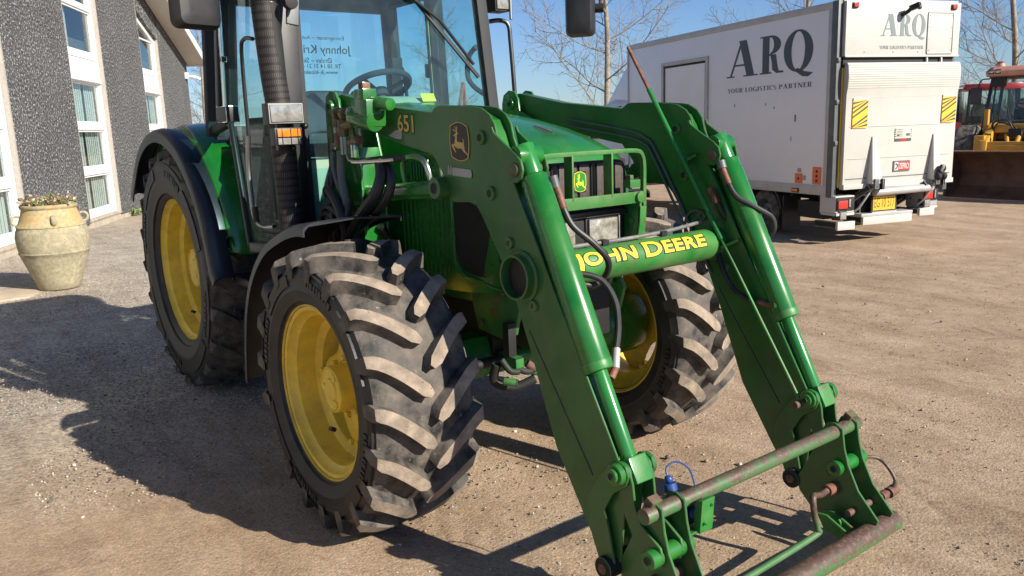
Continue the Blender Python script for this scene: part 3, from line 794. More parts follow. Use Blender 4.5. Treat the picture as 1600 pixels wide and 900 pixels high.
# ------------------------------------------------------------------ bare trees, hedge, reeds
def tree(loc, h, seed, label, tr=.08, lean=0.0, dens=1.0, fork=None):
    random.seed(seed)
    root = thing('bare_tree', label, 'tree', loc, 0, 'bare trees beyond the yard')
    tb, cb = MB(), MB()
    trunk = [Vector((0, 0, -.05))]; d = Vector((lean, lean*.4, 1)).normalized(); n = 11
    for k in range(n):
        d = (d+Vector((random.uniform(-.05, .05), random.uniform(-.05, .05), .06))).normalized(); trunk.append(trunk[-1]+d*h/n)
    tb.tube(trunk, tr, M_bark, seg=9, sm=3, rf=lambda t: tr*(1-.88*t)+.006)
    def branch(p, d, L, r, lvl):
        k = 5 if lvl < 2 else 4; pts = [p]; q = d.copy()
        for i in range(k):
            q = (q+Vector((random.uniform(-.22, .22), random.uniform(-.22, .22), random.uniform(-.04, .20)))).normalized(); pts.append(pts[-1]+q*L/k)
        cb.tube(pts, r, M_bark if lvl < 1 else M_twig, seg=5 if lvl < 2 else 3, sm=2 if lvl < 2 else 0, rf=lambda t: r*(1-.75*t)+.0015)
        if lvl >= 3: return
        m = int([7, 6, 4][lvl]*dens)
        for i in range(m):
            t = (i+.7)/m; j = t*(len(pts)-1); a = int(min(j, len(pts)-2)); c = pts[a].lerp(pts[a+1], j-a)
            ax = (pts[a+1]-pts[a]).normalized(); side = ax.cross(Vector((random.uniform(-1, 1), random.uniform(-1, 1), random.uniform(-1, 1)))).normalized()
            nd = (ax*.75+side*.85+Vector((0, 0, .08))).normalized()
            branch(c, nd, L*random.uniform(.38, .6)*(1.1-.4*t), max(r*.48, .002), lvl+1)
    nb = int(22*dens)
    for i in range(nb):
        t = .13+.84*i/nb; j = t*n; a = int(min(j, n-1)); c = trunk[a].lerp(trunk[a+1], j-a)
        an = i*2.4+random.uniform(-.5, .5); el = random.uniform(.12, .5)+.35*t
        nd = Vector((math.cos(an)*math.cos(el), math.sin(an)*math.cos(el), math.sin(el)))
        branch(c, nd, h*(.34-.22*t)*random.uniform(.75, 1.15), tr*.22*(1-.6*t)+.002, 0)
    tb.build('trunk', root, smooth=60); cb.build('crown', root, fixn=False, smooth=60)
    return root
tree((-12.6, 12.9, 0), 8.6, 21, 'bare pale tree right behind the front edge of the white truck, left of its box', .095)
tree((-10.9, 18.6, 0), 8.6, 34, 'bare tree whose twigs show above the roof of the white truck', .095)
tree((-6.1, 21.0, 0), 9.0, 47, 'bare tree with a dark trunk standing behind the yellow wheel loader', .095)
tree((-34.5, 9.6, 0), 7.5, 58, 'bare tree seen past the corner of the dark building below its eave', .095)
tree((-33, 21.0, 0), 8.5, 63, 'bare tree seen through the rear window of the green tractor', .095)
def thicket(name, segs, h, n, mat, seed, wth=.02, thick=2.0):
    rng = np.random.default_rng(seed); V = []; F = []
    for i in range(n):
        k = rng.integers(0, len(segs)-1); t = rng.random(); a, b = np.array(segs[k]), np.array(segs[k+1]); p = a+(b-a)*t+rng.uniform(-thick, thick, 2)
        hh = h*rng.uniform(.45, 1.0)*(.8+.3*math.sin(p[0]*.21)+.15*math.sin(p[0]*.9+p[1])); w = wth*rng.uniform(.6, 1.6)
        dx, dy = rng.uniform(-.35, .35, 2)*hh*.5; an = rng.random()*6.28; u, v = math.cos(an)*w, math.sin(an)*w
        q = len(V)
        V += [(p[0]-u, p[1]-v, 0), (p[0]+u, p[1]+v, 0), (p[0]+dx+u*.2, p[1]+dy+v*.2, hh), (p[0]-v, p[1]+u, 0), (p[0]+v, p[1]-u, 0)]
        F += [(q, q+1, q+2), (q+3, q+4, q+2)]
    me = bpy.data.meshes.new(name); me.from_pydata(V, [], F); me.materials.append(mat)
    o = bpy.data.objects.new(name, me); COL.objects.link(o); return tag(o, kind='stuff')
thicket('dry_reeds', [(-36, 7.5), (-44, 16), (-40, 24)], 2.7, 3200, M_reed, 3, .02, 2.2)
thicket('far_hedge', [(-120, -40), (-110, 20), (-90, 60), (-50, 80), (0, 85), (60, 80)], 4.2, 26000, M_hedge, 4, .05, 5)
thicket('yard_hedge', [(-30, 38), (-22, 44), (-12, 46), (10, 48)], 2.6, 9000, M_hedge, 9, .02, 1.5)
# ------------------------------------------------------------------ tractor
def inset(pts, d):
    n = len(pts); out = []
    area = sum(pts[i][0]*pts[(i+1) % n][1]-pts[(i+1) % n][0]*pts[i][1] for i in range(n))
    sg = 1 if area > 0 else -1
    for i in range(n):
        a = Vector(pts[i-1]); b = Vector(pts[i]); c = Vector(pts[(i+1) % n])
        e1 = (b-a).normalized(); e2 = (c-b).normalized()
        n1 = Vector((-e1.y, e1.x))*sg; n2 = Vector((-e2.y, e2.x))*sg
        nn = (n1+n2); k = max(0.4, nn.length*nn.length/2)
        out.append(tuple(b+nn*(d/k/1.0)*0.5*1.0*(2.0/2)))
    return out

def disc_pts(cx, cz, r, n=24): return [(cx+r*math.cos(2*math.pi*i/n), cz+r*math.sin(2*math.pi*i/n)) for i in range(n)]

tractor = thing('tractor', 'big green farm tractor with yellow wheels and a green front loader', 'tractor')
T = tractor

# ---- wheels
def make_tyre(mb, cx, cy, cz, R, W, rimR, nl, lh, phase=0.0):
    w = W/2; rc = R-lh
    side = [(rimR-.004, w*.80), (rimR+.012, w*.86), (rimR+.03, w*.90), (rimR+.035, w*.96), (rimR+(rc-rimR)*.35, w*1.02), (rimR+(rc-rimR)*.40, w*1.045), (rimR+(rc-rimR)*.46, w*1.03),
            (rimR+(rc-rimR)*.62, w*1.02), (rimR+(rc-rimR)*.68, w*1.035), (rc-.055, w*1.01), (rc-.03, w*.965), (rc-.012, w*.86), (rc-.004, w*.6), (rc+.002, w*.3), (rc+.003, 0)]
    prof = [(r, h) for r, h in side] + [(r, -h) for r, h in reversed(side[:-1])]
    inner = [(r-.012 if abs(h) < w*.9 else r, h*.94) for r, h in reversed(prof)]
    kq = 10
    mb.lathe(prof[kq:-kq]+[(rc-.03, -w*.9), (rc-.03, w*.9)], (cx, cy, cz), (0, 1, 0), M_rubber, seg=96, closed=True)
    for sd in (1, -1):
        hb_ = [(r, h*sd) for r, h in side[:kq+1]]
        mb.lathe(hb_+[(rc-.035, w*.8*sd), (rimR+.02, w*.7*sd)], (cx, cy, cz), (0, 1, 0), M_sidewall, seg=96, closed=True)
        # moulded pads and marks on the sidewall
        def arcpad(a0, a1, r0, r1, h):
            n = max(2, int(abs(a1-a0)/.06)); rg = []
            for q in range(n+1):
                a = a0+(a1-a0)*q/n
                rg.append([Vector((cx+r*math.cos(a), cy+sd*y, cz+r*math.sin(a))) for r, y in ((r0, w*1.0), (r0, h), (r1, h), (r1, w*.99))])
            mb.loft(rg, M_sidewall)
        dr = rc-rimR
        for q in range(4):
            a = q*math.pi/2+.3
            arcpad(a, a+.62, rimR+dr*.50, rimR+dr*.74, w*1.052)
            for c in range(9): arcpad(a+.72+.055*c, a+.75+.055*c+.012*(c % 3 == 0), rimR+dr*.52, rimR+dr*.66, w*1.050)
            arcpad(a+.70, a+1.30, rimR+dr*.80, rimR+dr*.82, w*1.035)
    pitch = 2*math.pi/nl
    dl = 0.98*w/R*0.78      # sweep of a bar from shoulder to middle
    def rad(y):             # tread surface radius at lateral y
        a = abs(y)/w
        return rc+.003-0.030*a*a
    for sd in (-1, 1):
        for i in range(nl):
            th0 = i*pitch+(pitch/2 if sd > 0 else 0)+phase
            path = []
            n = 9
            for k in range(n+1):
                t = k/n
                y = 0.010*W/0.43+t*(w*0.97-0.010*W/0.43)
                ang = th0 - dl*(1-t)**1.25
                path.append((y, ang, rad(y)-.006, R-0.024*(y/w)**2, (.45 if k == 0 else 1.0)))
            if R < .7:
                path.append((w*1.055, th0+.012, rc-.040, R-.040, .95)); path.append((w*1.065, th0+.020, rc-.075, R-.080, .75))
            else: path.append((w*1.01, th0+.006, rc-.040, R-.045, .9))
            bw, tw = 0.037*R/.6, 0.0245*R/.6
            if R > .7: bw, tw = 0.046, 0.036
            rings = []
            for k, (y, a, r0, r1, sc) in enumerate(path):
                y2, a2 = path[min(k+1, len(path)-1)][:2]; y1, a1 = path[max(k-1, 0)][:2]
                dy, da = y2-y1, (a2-a1)*R
                ln = math.hypot(dy, da); ny, na = -da/ln, dy/ln
                if k > n: ny, na = 0, 1
                def pt(off, r):
                    yy = (y+ny*off)*sd; aa = a+na*off/R
                    return Vector((cx+r*math.cos(aa), cy+yy, cz+r*math.sin(aa)))
                rings.append([pt(-bw*sc, r0), pt(-tw*sc, r1), pt(tw*sc, r1), pt(bw*sc, r0)])
            b = len(mb.v)
            v = [p for r in rings for p in r]; fs = []; ft = []
            for k in range(len(rings)-1):
                for q in range(4):
                    j = (q+1) % 4
                    f = (k*4+q, k*4+j, (k+1)*4+j, (k+1)*4+q)
                    (ft if q == 1 and k <= n else fs).append(f)
            fs += [(3, 2, 1, 0), tuple((len(rings)-1)*4+q for q in range(4))]
            nv = len(mb.v)
            mb.add(v, fs, M_rubber)
            kk = mb.m(M_lugtop if R < .7 else M_lugtop_rear_shade)
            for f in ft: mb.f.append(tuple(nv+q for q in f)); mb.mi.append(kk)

def make_wheel(name, cx, cy, cz, R, W, rimR, nl, lh, sg, hw, disc_h, hub_h, ntab=4, phase=0.0, label=None):
    """rim + disc mesh, with tyre and hub as its own pieces"""
    o = (cx, cy, cz); ax = (0, sg, 0)
    mb = MB()
    pr = [(rimR+.014, hw+.004), (rimR+.012, hw-.006), (rimR-.004, hw-.010), (rimR-.010, hw-.030), (rimR-.030, hw-.045), (rimR-.036, hw-.095), (rimR-.040, hw-.125), (rimR-.072, hw-.145), (rimR-.076, -.02),
          (rimR-.072, -hw+.10), (rimR-.035, -hw+.08), (rimR-.012, -hw+.03), (rimR+.012, -hw)]
    mb.lathe(pr+[(r+.007, h*.985) for r, h in reversed(pr)], o, ax, M_yellow, seg=72, closed=True)
    n = 96; ri = rimR-.074
    ring = []
    for i in range(n):
        t = 2*math.pi*i/n+0.08
        cval = math.cos(ntab*t)
        r = ri*(.80+.215*cval) if cval > -.2 else ri*(.80-.043-.10*((-cval-.2)/.8))
        ring.append((min(r, ri+.003), t))
    def P(r, t, h): return Vector((cx+r*math.sin(t), cy+sg*h, cz+r*math.cos(t)))
    bl = [(1.0, disc_h), (.93, disc_h+.012), (.70, disc_h+.030), (.5, disc_h+.034)]
    rings = [[P(r*q, t, h) for r, t in ring] for q, h in bl]
    back = [[P(r*q, t, h-.012) for r, t in ring] for q, h in reversed(bl)]
    mb.loft(rings+back, M_yellow, cap=True)
    for k in range(ntab):
        t0 = 2*math.pi*k/ntab-0.08
        for dt in (-.13, .13):
            p = P(ri*.93, t0+dt-.0, disc_h+.008); q = P(ri*.93, t0+dt, disc_h+.034)
            mb.cyl(p, q, .013, M_yellow, seg=6)
        # tab riveted to the rim well
        mb.cyl(P(ri*.99, t0, disc_h-.02), P(ri*.99, t0, disc_h+.02), .03, M_yellow, seg=8)
    # valve stem
    mb.cyl(P(ri-.002, 2.6*sg, hw-.12), P(ri-.02, 2.6*sg, hw-.095), .010, M_black, seg=8)
    w = mb.build(name, T, bevel=0, smooth=38, label=label)
    ty = MB(); make_tyre(ty, cx, cy, cz, R, W, rimR, nl, lh, phase)
    ty.build('tyre', w, smooth=40)
    hb = MB()
    c0 = Vector((cx, cy, cz)); d = Vector((0, sg, 0))
    hr = .098 if R < .7 else .13
    prof = [(0, hub_h+.004), (hr*.45, hub_h+.005), (hr*.5, hub_h-.002), (hr*.86, hub_h-.002), (hr*.9, hub_h+.004), (hr*.97, hub_h), (hr, hub_h-.012), (hr*1.01, disc_h+.03), (hr*1.35, disc_h+.03), (hr*1.4, disc_h+.0)]
    hb.lathe(prof, c0, d, M_yellow, seg=40)
    for k in range(8 if R < .7 else 10):
        t = 2*math.pi*k/8
        hb.cyl(P(hr*1.22, t, disc_h+.028), P(hr*1.22, t, disc_h+.048), .011, M_yellow, seg=6)
    for k in range(3):
        t = 2*math.pi*k/3+.5
        hb.cyl(P(hr*.66, t, hub_h-.004), P(hr*.66, t, hub_h+.003), .017, M_yellow, seg=12)
    hb.build('hub', w, smooth=30)
    return w

WB = -2.52
for sg in (-1, 1):
    make_wheel('front_wheel', 0, .80*sg, .592, .60, .43, .342, 19, .054, sg, .19, .030, .135, phase=.10 if sg < 0 else .02)
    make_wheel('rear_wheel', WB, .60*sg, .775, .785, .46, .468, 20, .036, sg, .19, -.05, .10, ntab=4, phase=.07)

# ---- chassis, engine and axles
mb = MB()
mb.bx(-2.6, .12, -.20, .20, .58, .98, M_dark)
mb.bx(-.85, .42, -.27, -.21, .86, .97, M_green); mb.bx(-.85, .42, .21, .27, .86, .97, M_green)
mb.bx(.10, .44, -.22, .22, .70, 1.06, M_dark)
mb.bx(-2.75, -2.25, -.28, .28, .50, 1.05, M_green)
mb.cyl((WB, -.62, .775), (WB, .62, .775), .11, M_green)
mb.bx(-1.6, -.9, -.42, -.20, .55, 1.0, M_dark); mb.bx(-1.6, -.9, .20, .42, .55, 1.0, M_dark)
mb.bx(-1.75, -1.05, -.70, -.42, .50, .56, M_blackpl); mb.bx(-1.75, -1.05, -.72, -.42, .78, .83, M_blackpl)
mb.build('chassis', T, bevel=.01)
mb = MB()
mb.loft([[Vector((x, y, z)) for x, z in ((-.10, .52), (.10, .52), (.12, .60), (.08, .70), (-.08, .70), (-.12, .60))] for y in (-.50, -.2, .2, .50)], M_green)
for sg in (-1, 1):
    mb.cyl((0, .48*sg, .60), (0, .60*sg, .60), .13, M_green, r1=.17, seg=24)
    mb.cyl((0, .60*sg, .60), (0, .76*sg, .60), .17, M_green, seg=24)
    mb.cyl((0, .56*sg, .42), (0, .56*sg, .82), .055, M_green, seg=12)
mb.cyl((.16, -.42, .60), (.16, .42, .60), .022, M_dark); mb.cyl((.16, -.18, .60), (.16, .18, .60), .04, M_green)
mb.build('front_axle', T, bevel=.008)
# small hydraulic coupling cluster hanging in the light under the right frame
mb = MB()
mb.bx(.40, .44, -.35, -.31, .70, .84, M_dark); mb.bx(.42, .475, -.345, -.30, .655, .70, M_green_worn)  # box coloured dark to stand in for shade under the nose
mb.tube([(.44, -.39, .70), (.47, -.37, .655), (.475, -.33, .645)], .014, M_green_worn)
mb.tube([(.45, -.34, .66), (.48, -.30, .64), (.48, -.26, .635)], .014, M_rusty)
mb.cyl((.47, -.285, .67), (.49, -.25, .64), .017, M_rusty); mb.cyl((.46, -.40, .615), (.50, -.36, .61), .016, M_green_worn)
mb.cyl((.47, -.26, .635), (.49, -.21, .63), .022, M_green_worn)
mb.tube([(.42, -.40, .68), (.40, -.40, .60), (.44, -.33, .57), (.48, -.25, .60)], .020, M_hose)
mb.build('coupling_cluster', T, bevel=.004)
mb = MB()
mb.prism([(.12, .98), (.40, 1.0), (.46, .90), (.42, .78), (.33, .75), (.17, .765), (.13, .87)], 'y', -.305, -.285, M_green_worn)
mb.prism([(.12, .98), (.40, 1.0), (.46, .90), (.42, .78), (.33, .75), (.17, .765), (.13, .87)], 'y', .285, .305, M_green_worn)
for x, z in ((.17, .93), (.36, .95), (.40, .83), (.2, .80)):
    mb.cyl((x, -.32, z), (x, -.30, z), .016, M_copper, seg=6)
mb.bx(.30, .42, -.285, .285, .86, .92, M_green)
mb.build('loader_subframe', T, bevel=.003)

# ---- bonnet
def bon_ring(x, w, zt, zb, sh=.10):
    half = [(w*.97, zb), (w, zb+.05), (w, zt-sh-.08), (w*.97, zt-sh-.02), (w*.90, zt-sh*.55), (w*.74, zt-sh*.26), (w*.45, zt-sh*.09), (0, zt)]
    pts = half+[(-y, z) for y, z in reversed(half[:-1])]
    return [Vector((x, y, z)) for y, z in pts]
mb = MB()
rings = [bon_ring(-.84, .40, 1.765, .98), bon_ring(-.5, .385, 1.735, .95), bon_ring(-.1, .365, 1.675, .92), bon_ring(.15, .35, 1.625, .93), bon_ring(.33, .332, 1.575, .945), bon_ring(.43, .315, 1.535, .96, .08), bon_ring(.475, .298, 1.505, .975, .07), bon_ring(.488, .288, 1.487, .99, .06)]
mb.loft(rings, M_green, cap=True)
bonnet = mb.build('bonnet', T, smooth=50)
mb = MB()   # dark band and grille face let into the nose
mb.bx(.484, .4910, -.276, .276, 1.00, 1.262, M_dark)
gb = mb
gb.bx(.484, .4915, -.27, .27, 1.262, 1.47, M_dark)
random.seed(3)
for y, w in ((-.235, .05), (-.175, .02), (-.135, .03), (-.085, .055), (-.03, .03), (.025, .055), (.075, .02), (.12, .05), (.175, .03), (.225, .05)):
    gb.box((.494, y, 1.365), (.012, w, .19), M_mesh_br)
gb.bx(.486, .512, -.285, .285, 1.238, 1.262, M_black)
gb.build('grille', T, bevel=.003)
# shield on the grille with the leaping deer
DEER = [(232, 335), (262, 318), (290, 290), (310, 295), (340, 290), (303, 330), (298, 440), (312, 452), (332, 456), (380, 460), (408, 476), (411, 430), (396, 382), (420, 410), (434, 470), (422, 490), (432, 520), (440, 600), (470, 640), (503, 690), (500, 732), (488, 700), (462, 662), (410, 622), (385, 582), (360, 566), (300, 565), (262, 541), (236, 516), (232, 530), (275, 630), (264, 640), (206, 546), (191, 510), (206, 489), (247, 490), (251, 460), (272, 352), (250, 358)]
ANT = [[(288, 292), (302, 175), (314, 186), (309, 293)], [(297, 242), (259, 186), (264, 180), (303, 225)], [(291, 264), (263, 257), (226, 232), (230, 224), (268, 243), (293, 252)], [(289, 280), (262, 262), (233, 272), (246, 256), (290, 268)]]
def shield_pts(n=10):
    L, Rr, Tt, B = 140, 522, 100, 805
    pts = []
    for i in range(n+1): t = i/n; pts.append((160+(495-160)*t, 172-72*math.sin(math.pi*t)*1.0+ (18*t)))
    for i in range(1, n+1): t = i/n; pts.append((497+25*math.sin(math.pi*t), 190+(735-190)*t))
    for i in range(1, n+1): t = i/n; pts.append((497-(497-178)*t, 745+60*math.sin(math.pi*t)-30*t))
    for i in range(1, n): t = i/n; pts.append((178-30*math.sin(math.pi*t), 712-(712-172)*t))
    return pts
def emblem(mb, place, bg, fg, lift=.0008):
    sp = shield_pts(); c = (330, 452)
    mb.add([place(u, v, 0) for u, v in sp], [tuple(range(len(sp)))], fg)
    s2 = [(c[0]+(u-c[0])*.915, c[1]+(v-c[1])*.955) for u, v in sp]
    mb.add([place(u, v, lift) for u, v in s2], [tuple(range(len(s2)))], bg)
    mb.add([place(u, v, lift*2) for u, v in DEER], [tuple(range(len(DEER)))], fg)
    for k, a in enumerate(ANT): mb.add([place(u, v, lift*(2.4+.3*k)) for u, v in a], [tuple(range(len(a)))], fg)
mb = MB()
mb.box((.500, -.004, 1.388), (.008, .066, .084), M_jdblack)
emblem(mb, lambda u, v, k: Vector((.5045+k, -.038+(u-140)/382*.068, 1.431-(v-100)/705*.086)), M_jdgreen, M_jdy)
mb.build('nose_emblem', T)
for sg in (-1, 1):
    mb = MB()
    mb.bx(.46, .500, .028*sg, .215*sg, 1.112, 1.238, M_blackpl)
    mb.bx(.499, .510, .038*sg, .205*sg, 1.120, 1.230, M_refl)
    mb.bx(.50, .512, .024*sg, .218*sg, 1.106, 1.114, M_alu); mb.bx(.50, .512, .024*sg, .218*sg, 1.236, 1.243, M_alu); mb.bx(.50, .512, .206*sg, .218*sg, 1.115, 1.235, M_lens)
    mb.build('headlight', T, bevel=.004)
    # side intake panel with rounded lower corner, ribbed vent, oval badge hole
    mb = MB()
    def side(x, w0=None):   # half width of the bonnet side at x
        xs = [-.84, -.5, -.1, .15, .33, .43, .475]; ws = [.40, .385, .365, .35, .332, .315, .298]
        return float(np.interp(x, xs, ws))
    outl = [(.10, 1.38), (.10, 1.10), (.115, 1.055), (.15, 1.025), (.21, 1.012), (.44, 1.005), (.44, 1.36), (.40, 1.38)]
    v1 = [Vector((x, sg*(side(x)+.004), z)) for x, z in outl]
    mb.add(v1, [tuple(range(len(v1)))], M_dark)
    rim = [(.085, 1.39), (.085, 1.09), (.10, 1.045), (.145, 1.008), (.21, .995), (.455, .988), (.455, 1.39)]
    mb.tube([Vector((x, sg*(side(x)+.003), z)) for x, z in rim], .009, M_green, seg=8, sm=4)
    mb.build('side_intake', T)
    mb = MB()
    for k in range(11):
        x = -.30+.034*k
        zb = .93+.10*(abs(k-3)/8)**2
        mb.box((x, sg*(side(x)-.001), (zb+1.40)/2), (.011, .012, 1.40-zb), M_green)
    mb.build('ribbed_vent', T, bevel=.004)
    mb = MB()
    mb.cyl((-.115, sg*(side(-.1)-.02), 1.42), (-.115, sg*(side(-.1)+.004), 1.42), .085, M_green, seg=24)
    mb.tube([(-.24, sg*.385, 1.36), (-.235, sg*.40, 1.46), (-.18, sg*.405, 1.50), (-.08, sg*.405, 1.50), (-.03, sg*.40, 1.46), (-.02, sg*.385, 1.36)], .013, M_steel if sg < 0 else M_black)
    for k in range(7):
        mb.tube([(-.21+.024*k, sg*(side(-.1)+.005), 1.35), (-.20+.024*k, sg*(side(-.1)+.012), 1.42), (-.215+.024*k, sg*(side(-.1)+.005), 1.49)], .006, M_green)
    mb.build('vent_coil', T)
mb = MB()   # flat oval badge on the bonnet top
mb.sphere((0, 0, 0), .001, M_galv, sc=(72, 21, 6)); mb.sphere((0, 0, .002), .001, M_black, sc=(64, 14, 7))
for k in range(7): mb.box((-.042+.014*k, 0, .0075), (.005, .02, .003), M_galv)
mb.v = [tuple(Euler((0, R_(15.5), 0)).to_matrix() @ Vector(p)+Vector((.24, .03, 1.5995))) for p in mb.v]
mb.build('bonnet_badge', T)

# ---- front guard of flat bars
mb = MB()
def flatbar(mb, pts, w, t, mat):     # band swept in the x=const plane
    P = catmull(pts, 5); rings = []
    for i, p in enumerate(P):
        d = (P[min(i+1, len(P)-1)]-P[max(i-1, 0)]).normalized(); nn = d.cross(Vector((1, 0, 0))).normalized()
        rings.append([p+Vector((a*w/2, 0, 0))+nn*(b*t/2) for a, b in ((-1, -1), (1, -1), (1, 1), (-1, 1))])
    mb.loft(rings, mat)
flatbar(mb, [(.575, -.292, 1.27), (.575, -.292, 1.36), (.575, -.292, 1.44), (.575, -.282, 1.480), (.575, -.25, 1.502), (.575, -.12, 1.505), (.575, .12, 1.505), (.575, .25, 1.502), (.575, .282, 1.480), (.575, .292, 1.44), (.575, .292, 1.36), (.575, .292, 1.27)], .022, .018, M_green_worn)
for y in (-.115, .10): mb.box((.563, y, 1.41), (.05, .010, .18), M_green_worn)
mb.bx(.568, .586, -.285, .297, 1.285, 1.333, M_green_worn)
for sg in (-1, 1):
    mb.prism([(.50, 1.32), (.585, 1.335), (.583, 1.22), (.56, 1.08), (.47, 1.02), (.44, 1.06)], 'y', .262*sg, .274*sg, M_green_worn)
    mb.prism([(.574, 1.27), (.588, 1.27), (.584, 1.20), (.561, 1.075), (.548, 1.075), (.570, 1.20)], 'y', .262*sg, .300*sg, M_green_worn)
    mb.cyl((.535, .255*sg, 1.205), (.535, .30*sg, 1.205), .015, M_green_worn, seg=6)
mb.cyl((.57, .255, 1.31), (.60, .255, 1.31), .022, M_green_worn, seg=16)
mb.bx(.56, .60, .19, .25, 1.352, 1.385, M_green_worn); mb.bx(.565, .595, .195, .215, 1.385, 1.405, M_rusty)
mb.build('grille_guard', T, bevel=.003)

# ---- fenders
def strip_fender(name, path, y0, y1, lip, th, mat, lipmat=None):
    """curved mudguard: path (x,z) rear-to-front, y0 outer, y1 inner, outer lip folded down"""
    P = catmull([(x, 0, z) for x, z in path], 6)
    sg = -1 if y0 < y1 else 1
    cx = sum(p.x for p in P)/len(P); cz = min(p.z for p in P)-.1
    rings = []
    for i, p in enumerate(P):
        d = (P[min(i+1, len(P)-1)]-P[max(i-1, 0)]).normalized()
        nn = Vector((-d.z, 0, d.x))
        if nn.dot(p-Vector((cx, 0, cz))) < 0: nn = -nn
        def q(y, h): return Vector((p.x, y, p.z))+nn*h
        r = .018
        ys = 1 if y1 > y0 else -1
        rings.append([q(y0, -lip), q(y0, -r), q(y0+ys*r*.4, -r*.35), q(y0+ys*r*1.4, .004), q((y0+y1)/2, .012), q(y1, .004), q(y1, -lip*.5), q(y1-ys*th, -lip*.5), q(y1-ys*th, -th), q((y0+y1)/2, .012-th), q(y0+ys*(r+th), -th), q(y0+ys*th, -r-th), q(y0+ys*th, -lip)])
    mb = MB(); mb.loft(rings, mat)
    return mb
FF = [(-.90, .44), (-.865, .62), (-.80, .82), (-.68, 1.0), (-.50, 1.14), (-.28, 1.225), (-.12, 1.262), (-.03, 1.266)]
for sg in (-1, 1):
    mb = strip_fender('front_fender', FF, .985*sg, .54*sg, .045, .006, M_fender)
    mb.tube([(-.30, .50*sg, 1.20), (-.32, .40*sg, 1.05), (-.20, .35*sg, .75), (-.05, .42*sg, .66)], .02, M_black)
    mb.build('front_fender', T, smooth=45)
def arcp(R, a0, a1, n=9): return [(WB+R*math.cos(R_(a)), .775+R*math.sin(R_(a))) for a in np.linspace(a0, a1, n)]
for sg in (-1, 1):
    mb = strip_fender('rear_fender', [(WB-.80, 1.24)]+arcp(.90, 140, 8, 9)+[(WB+.93, .84)], .86*sg, .745*sg, .075, .008, M_fender)
    mb.build('rear_fender_flare', T, smooth=45)
    mb = MB()   # the green inner wing, running forward and down beside the cab step
    prof = arcp(.915, 135, 22, 9)+[(WB+.885, .98), (WB+.87, .965), (WB+.80, .97)]
    P = catmull([(x, 0, z) for x, z in prof], 5)
    rings = []
    for i, p in enumerate(P):
        d = (P[min(i+1, len(P)-1)]-P[max(i-1, 0)]).normalized(); nn = Vector((-d.z, 0, d.x))
        t = i/(len(P)-1); yo = .75
        def q(y, h): return Vector((p.x, y*sg, p.z))+nn*h
        rings.append([q(yo, -.10), q(yo, -.035), q(yo-.02, -.008), q(yo-.06, .010), q(.58, .022), q(.40, .012), q(.40, -.01), q(yo-.07, -.022), q(yo-.03, -.045), q(yo-.02, -.10)])
    mb.loft(rings, M_green)
    mb.build('rear_wing', T, smooth=45)

# ---- cab
A0 = (-.83, .615, 1.05); A1 = (-.955, .555, 2.52)       # foot and head of the A pillar, left side
B0 = (-1.60, .70, 1.70); B1 = (-1.56, .65, 2.52)
C0 = (-2.04, .63, 1.62); C1 = (-2.01, .585, 2.50)
def my(p, sg): return Vector((p[0], p[1]*sg, p[2]))
mb = MB()
for sg in (-1, 1):
    mb.beam(my(A0, sg), my(A1, sg), .055, .07, M_cabtrim, (0, 1, 0))
    mb.beam(my(B0, sg), my(B1, sg), .055, .11, M_black, (0, 1, 0))
    mb.beam(my(C0, sg), my(C1, sg), .06, .10, M_cabtrim, (0, 1, 0))
    mb.beam(my(C1, sg), my(B1, sg), .06, .07, M_cabtrim); mb.beam(my(B1, sg), my(A1, sg), .06, .07, M_cabtrim)
    mb.beam(my(A0, sg), my((-1.35, .715, 1.03), sg), .05, .06, M_black)
    mb.beam(my((-1.35, .725, 1.03), sg), my((-1.55, .70, 1.70), sg), .03, .03, M_black, (0, 1, 0))
    mb.bx(-2.0, -.97, .56*sg, .64*sg, 2.42, 2.52, M_cabtrim)
    mb.beam((C0[0], .63*sg, 1.66), (B0[0], .69*sg, 1.70), .05, .05, M_cabtrim)
mb.beam((A1[0], -.57, 2.44), (A1[0], .57, 2.44), .09, .16, M_cabtrim); mb.beam((C1[0], -.60, 2.46), (C1[0], .60, 2.46), .06, .16, M_cabtrim)
mb.beam((C0[0], -.63, 1.64), (C0[0], .63, 1.64), .05, .08, M_cabtrim); mb.beam((A0[0], -.62, 1.05), (A0[0], .62, 1.05), .05, .06, M_black)
mb.build('cab_frame', T, bevel=.01)
mb = MB()
mb.loft([[Vector((x, y, z)) for x, y in ((-2.36, -.70), (-2.1, -.76), (-1.1, -.74), (-.80, -.62), (-.80, .62), (-1.1, .74), (-2.1, .76), (-2.36, .70))] for z in (2.53, 2.60)] +
        [[Vector((x*.97-.04, y*.92, 2.72)) for x, y in ((-2.36, -.70), (-2.1, -.76), (-1.1, -.74), (-.80, -.62), (-.80, .62), (-1.1, .74), (-2.1, .76), (-2.36, .70))]], M_green)
mb.build('cab_roof', T, bevel=.02)
mb = MB(); mb.bx(-2.05, -.9, -.62, .62, 2.505, 2.528, M_cabtrim); mb.build('headliner', T)
mb = MB()
mb.bx(-2.04, -.88, -.56, .56, 1.0, 1.05, M_cabtrim); mb.bx(-2.05, -2.0, -.56, .56, 1.0, 1.62, M_cabtrim)
mb.bx(-.90, -.86, -.40, .40, 1.0, 1.72, M_cabtrim)
mb.bx(-1.02, -.86, -.62, -.40, 1.04, 1.50, M_beige); mb.bx(-1.9, -1.15, -.56, -.32, 1.05, 1.62, M_cabtrim); mb.bx(-1.75, -1.25, -.53, -.36, 1.62, 1.72, M_cabtrim); mb.bx(-1.9, -1.3, .40, .54, 1.05, 1.45, M_cabtrim)  # right console added and raised to shade the green wing behind
mb.build('cab_floor', T, bevel=.01)
mb = MB()   # dash with beige cowl, yellow sticker
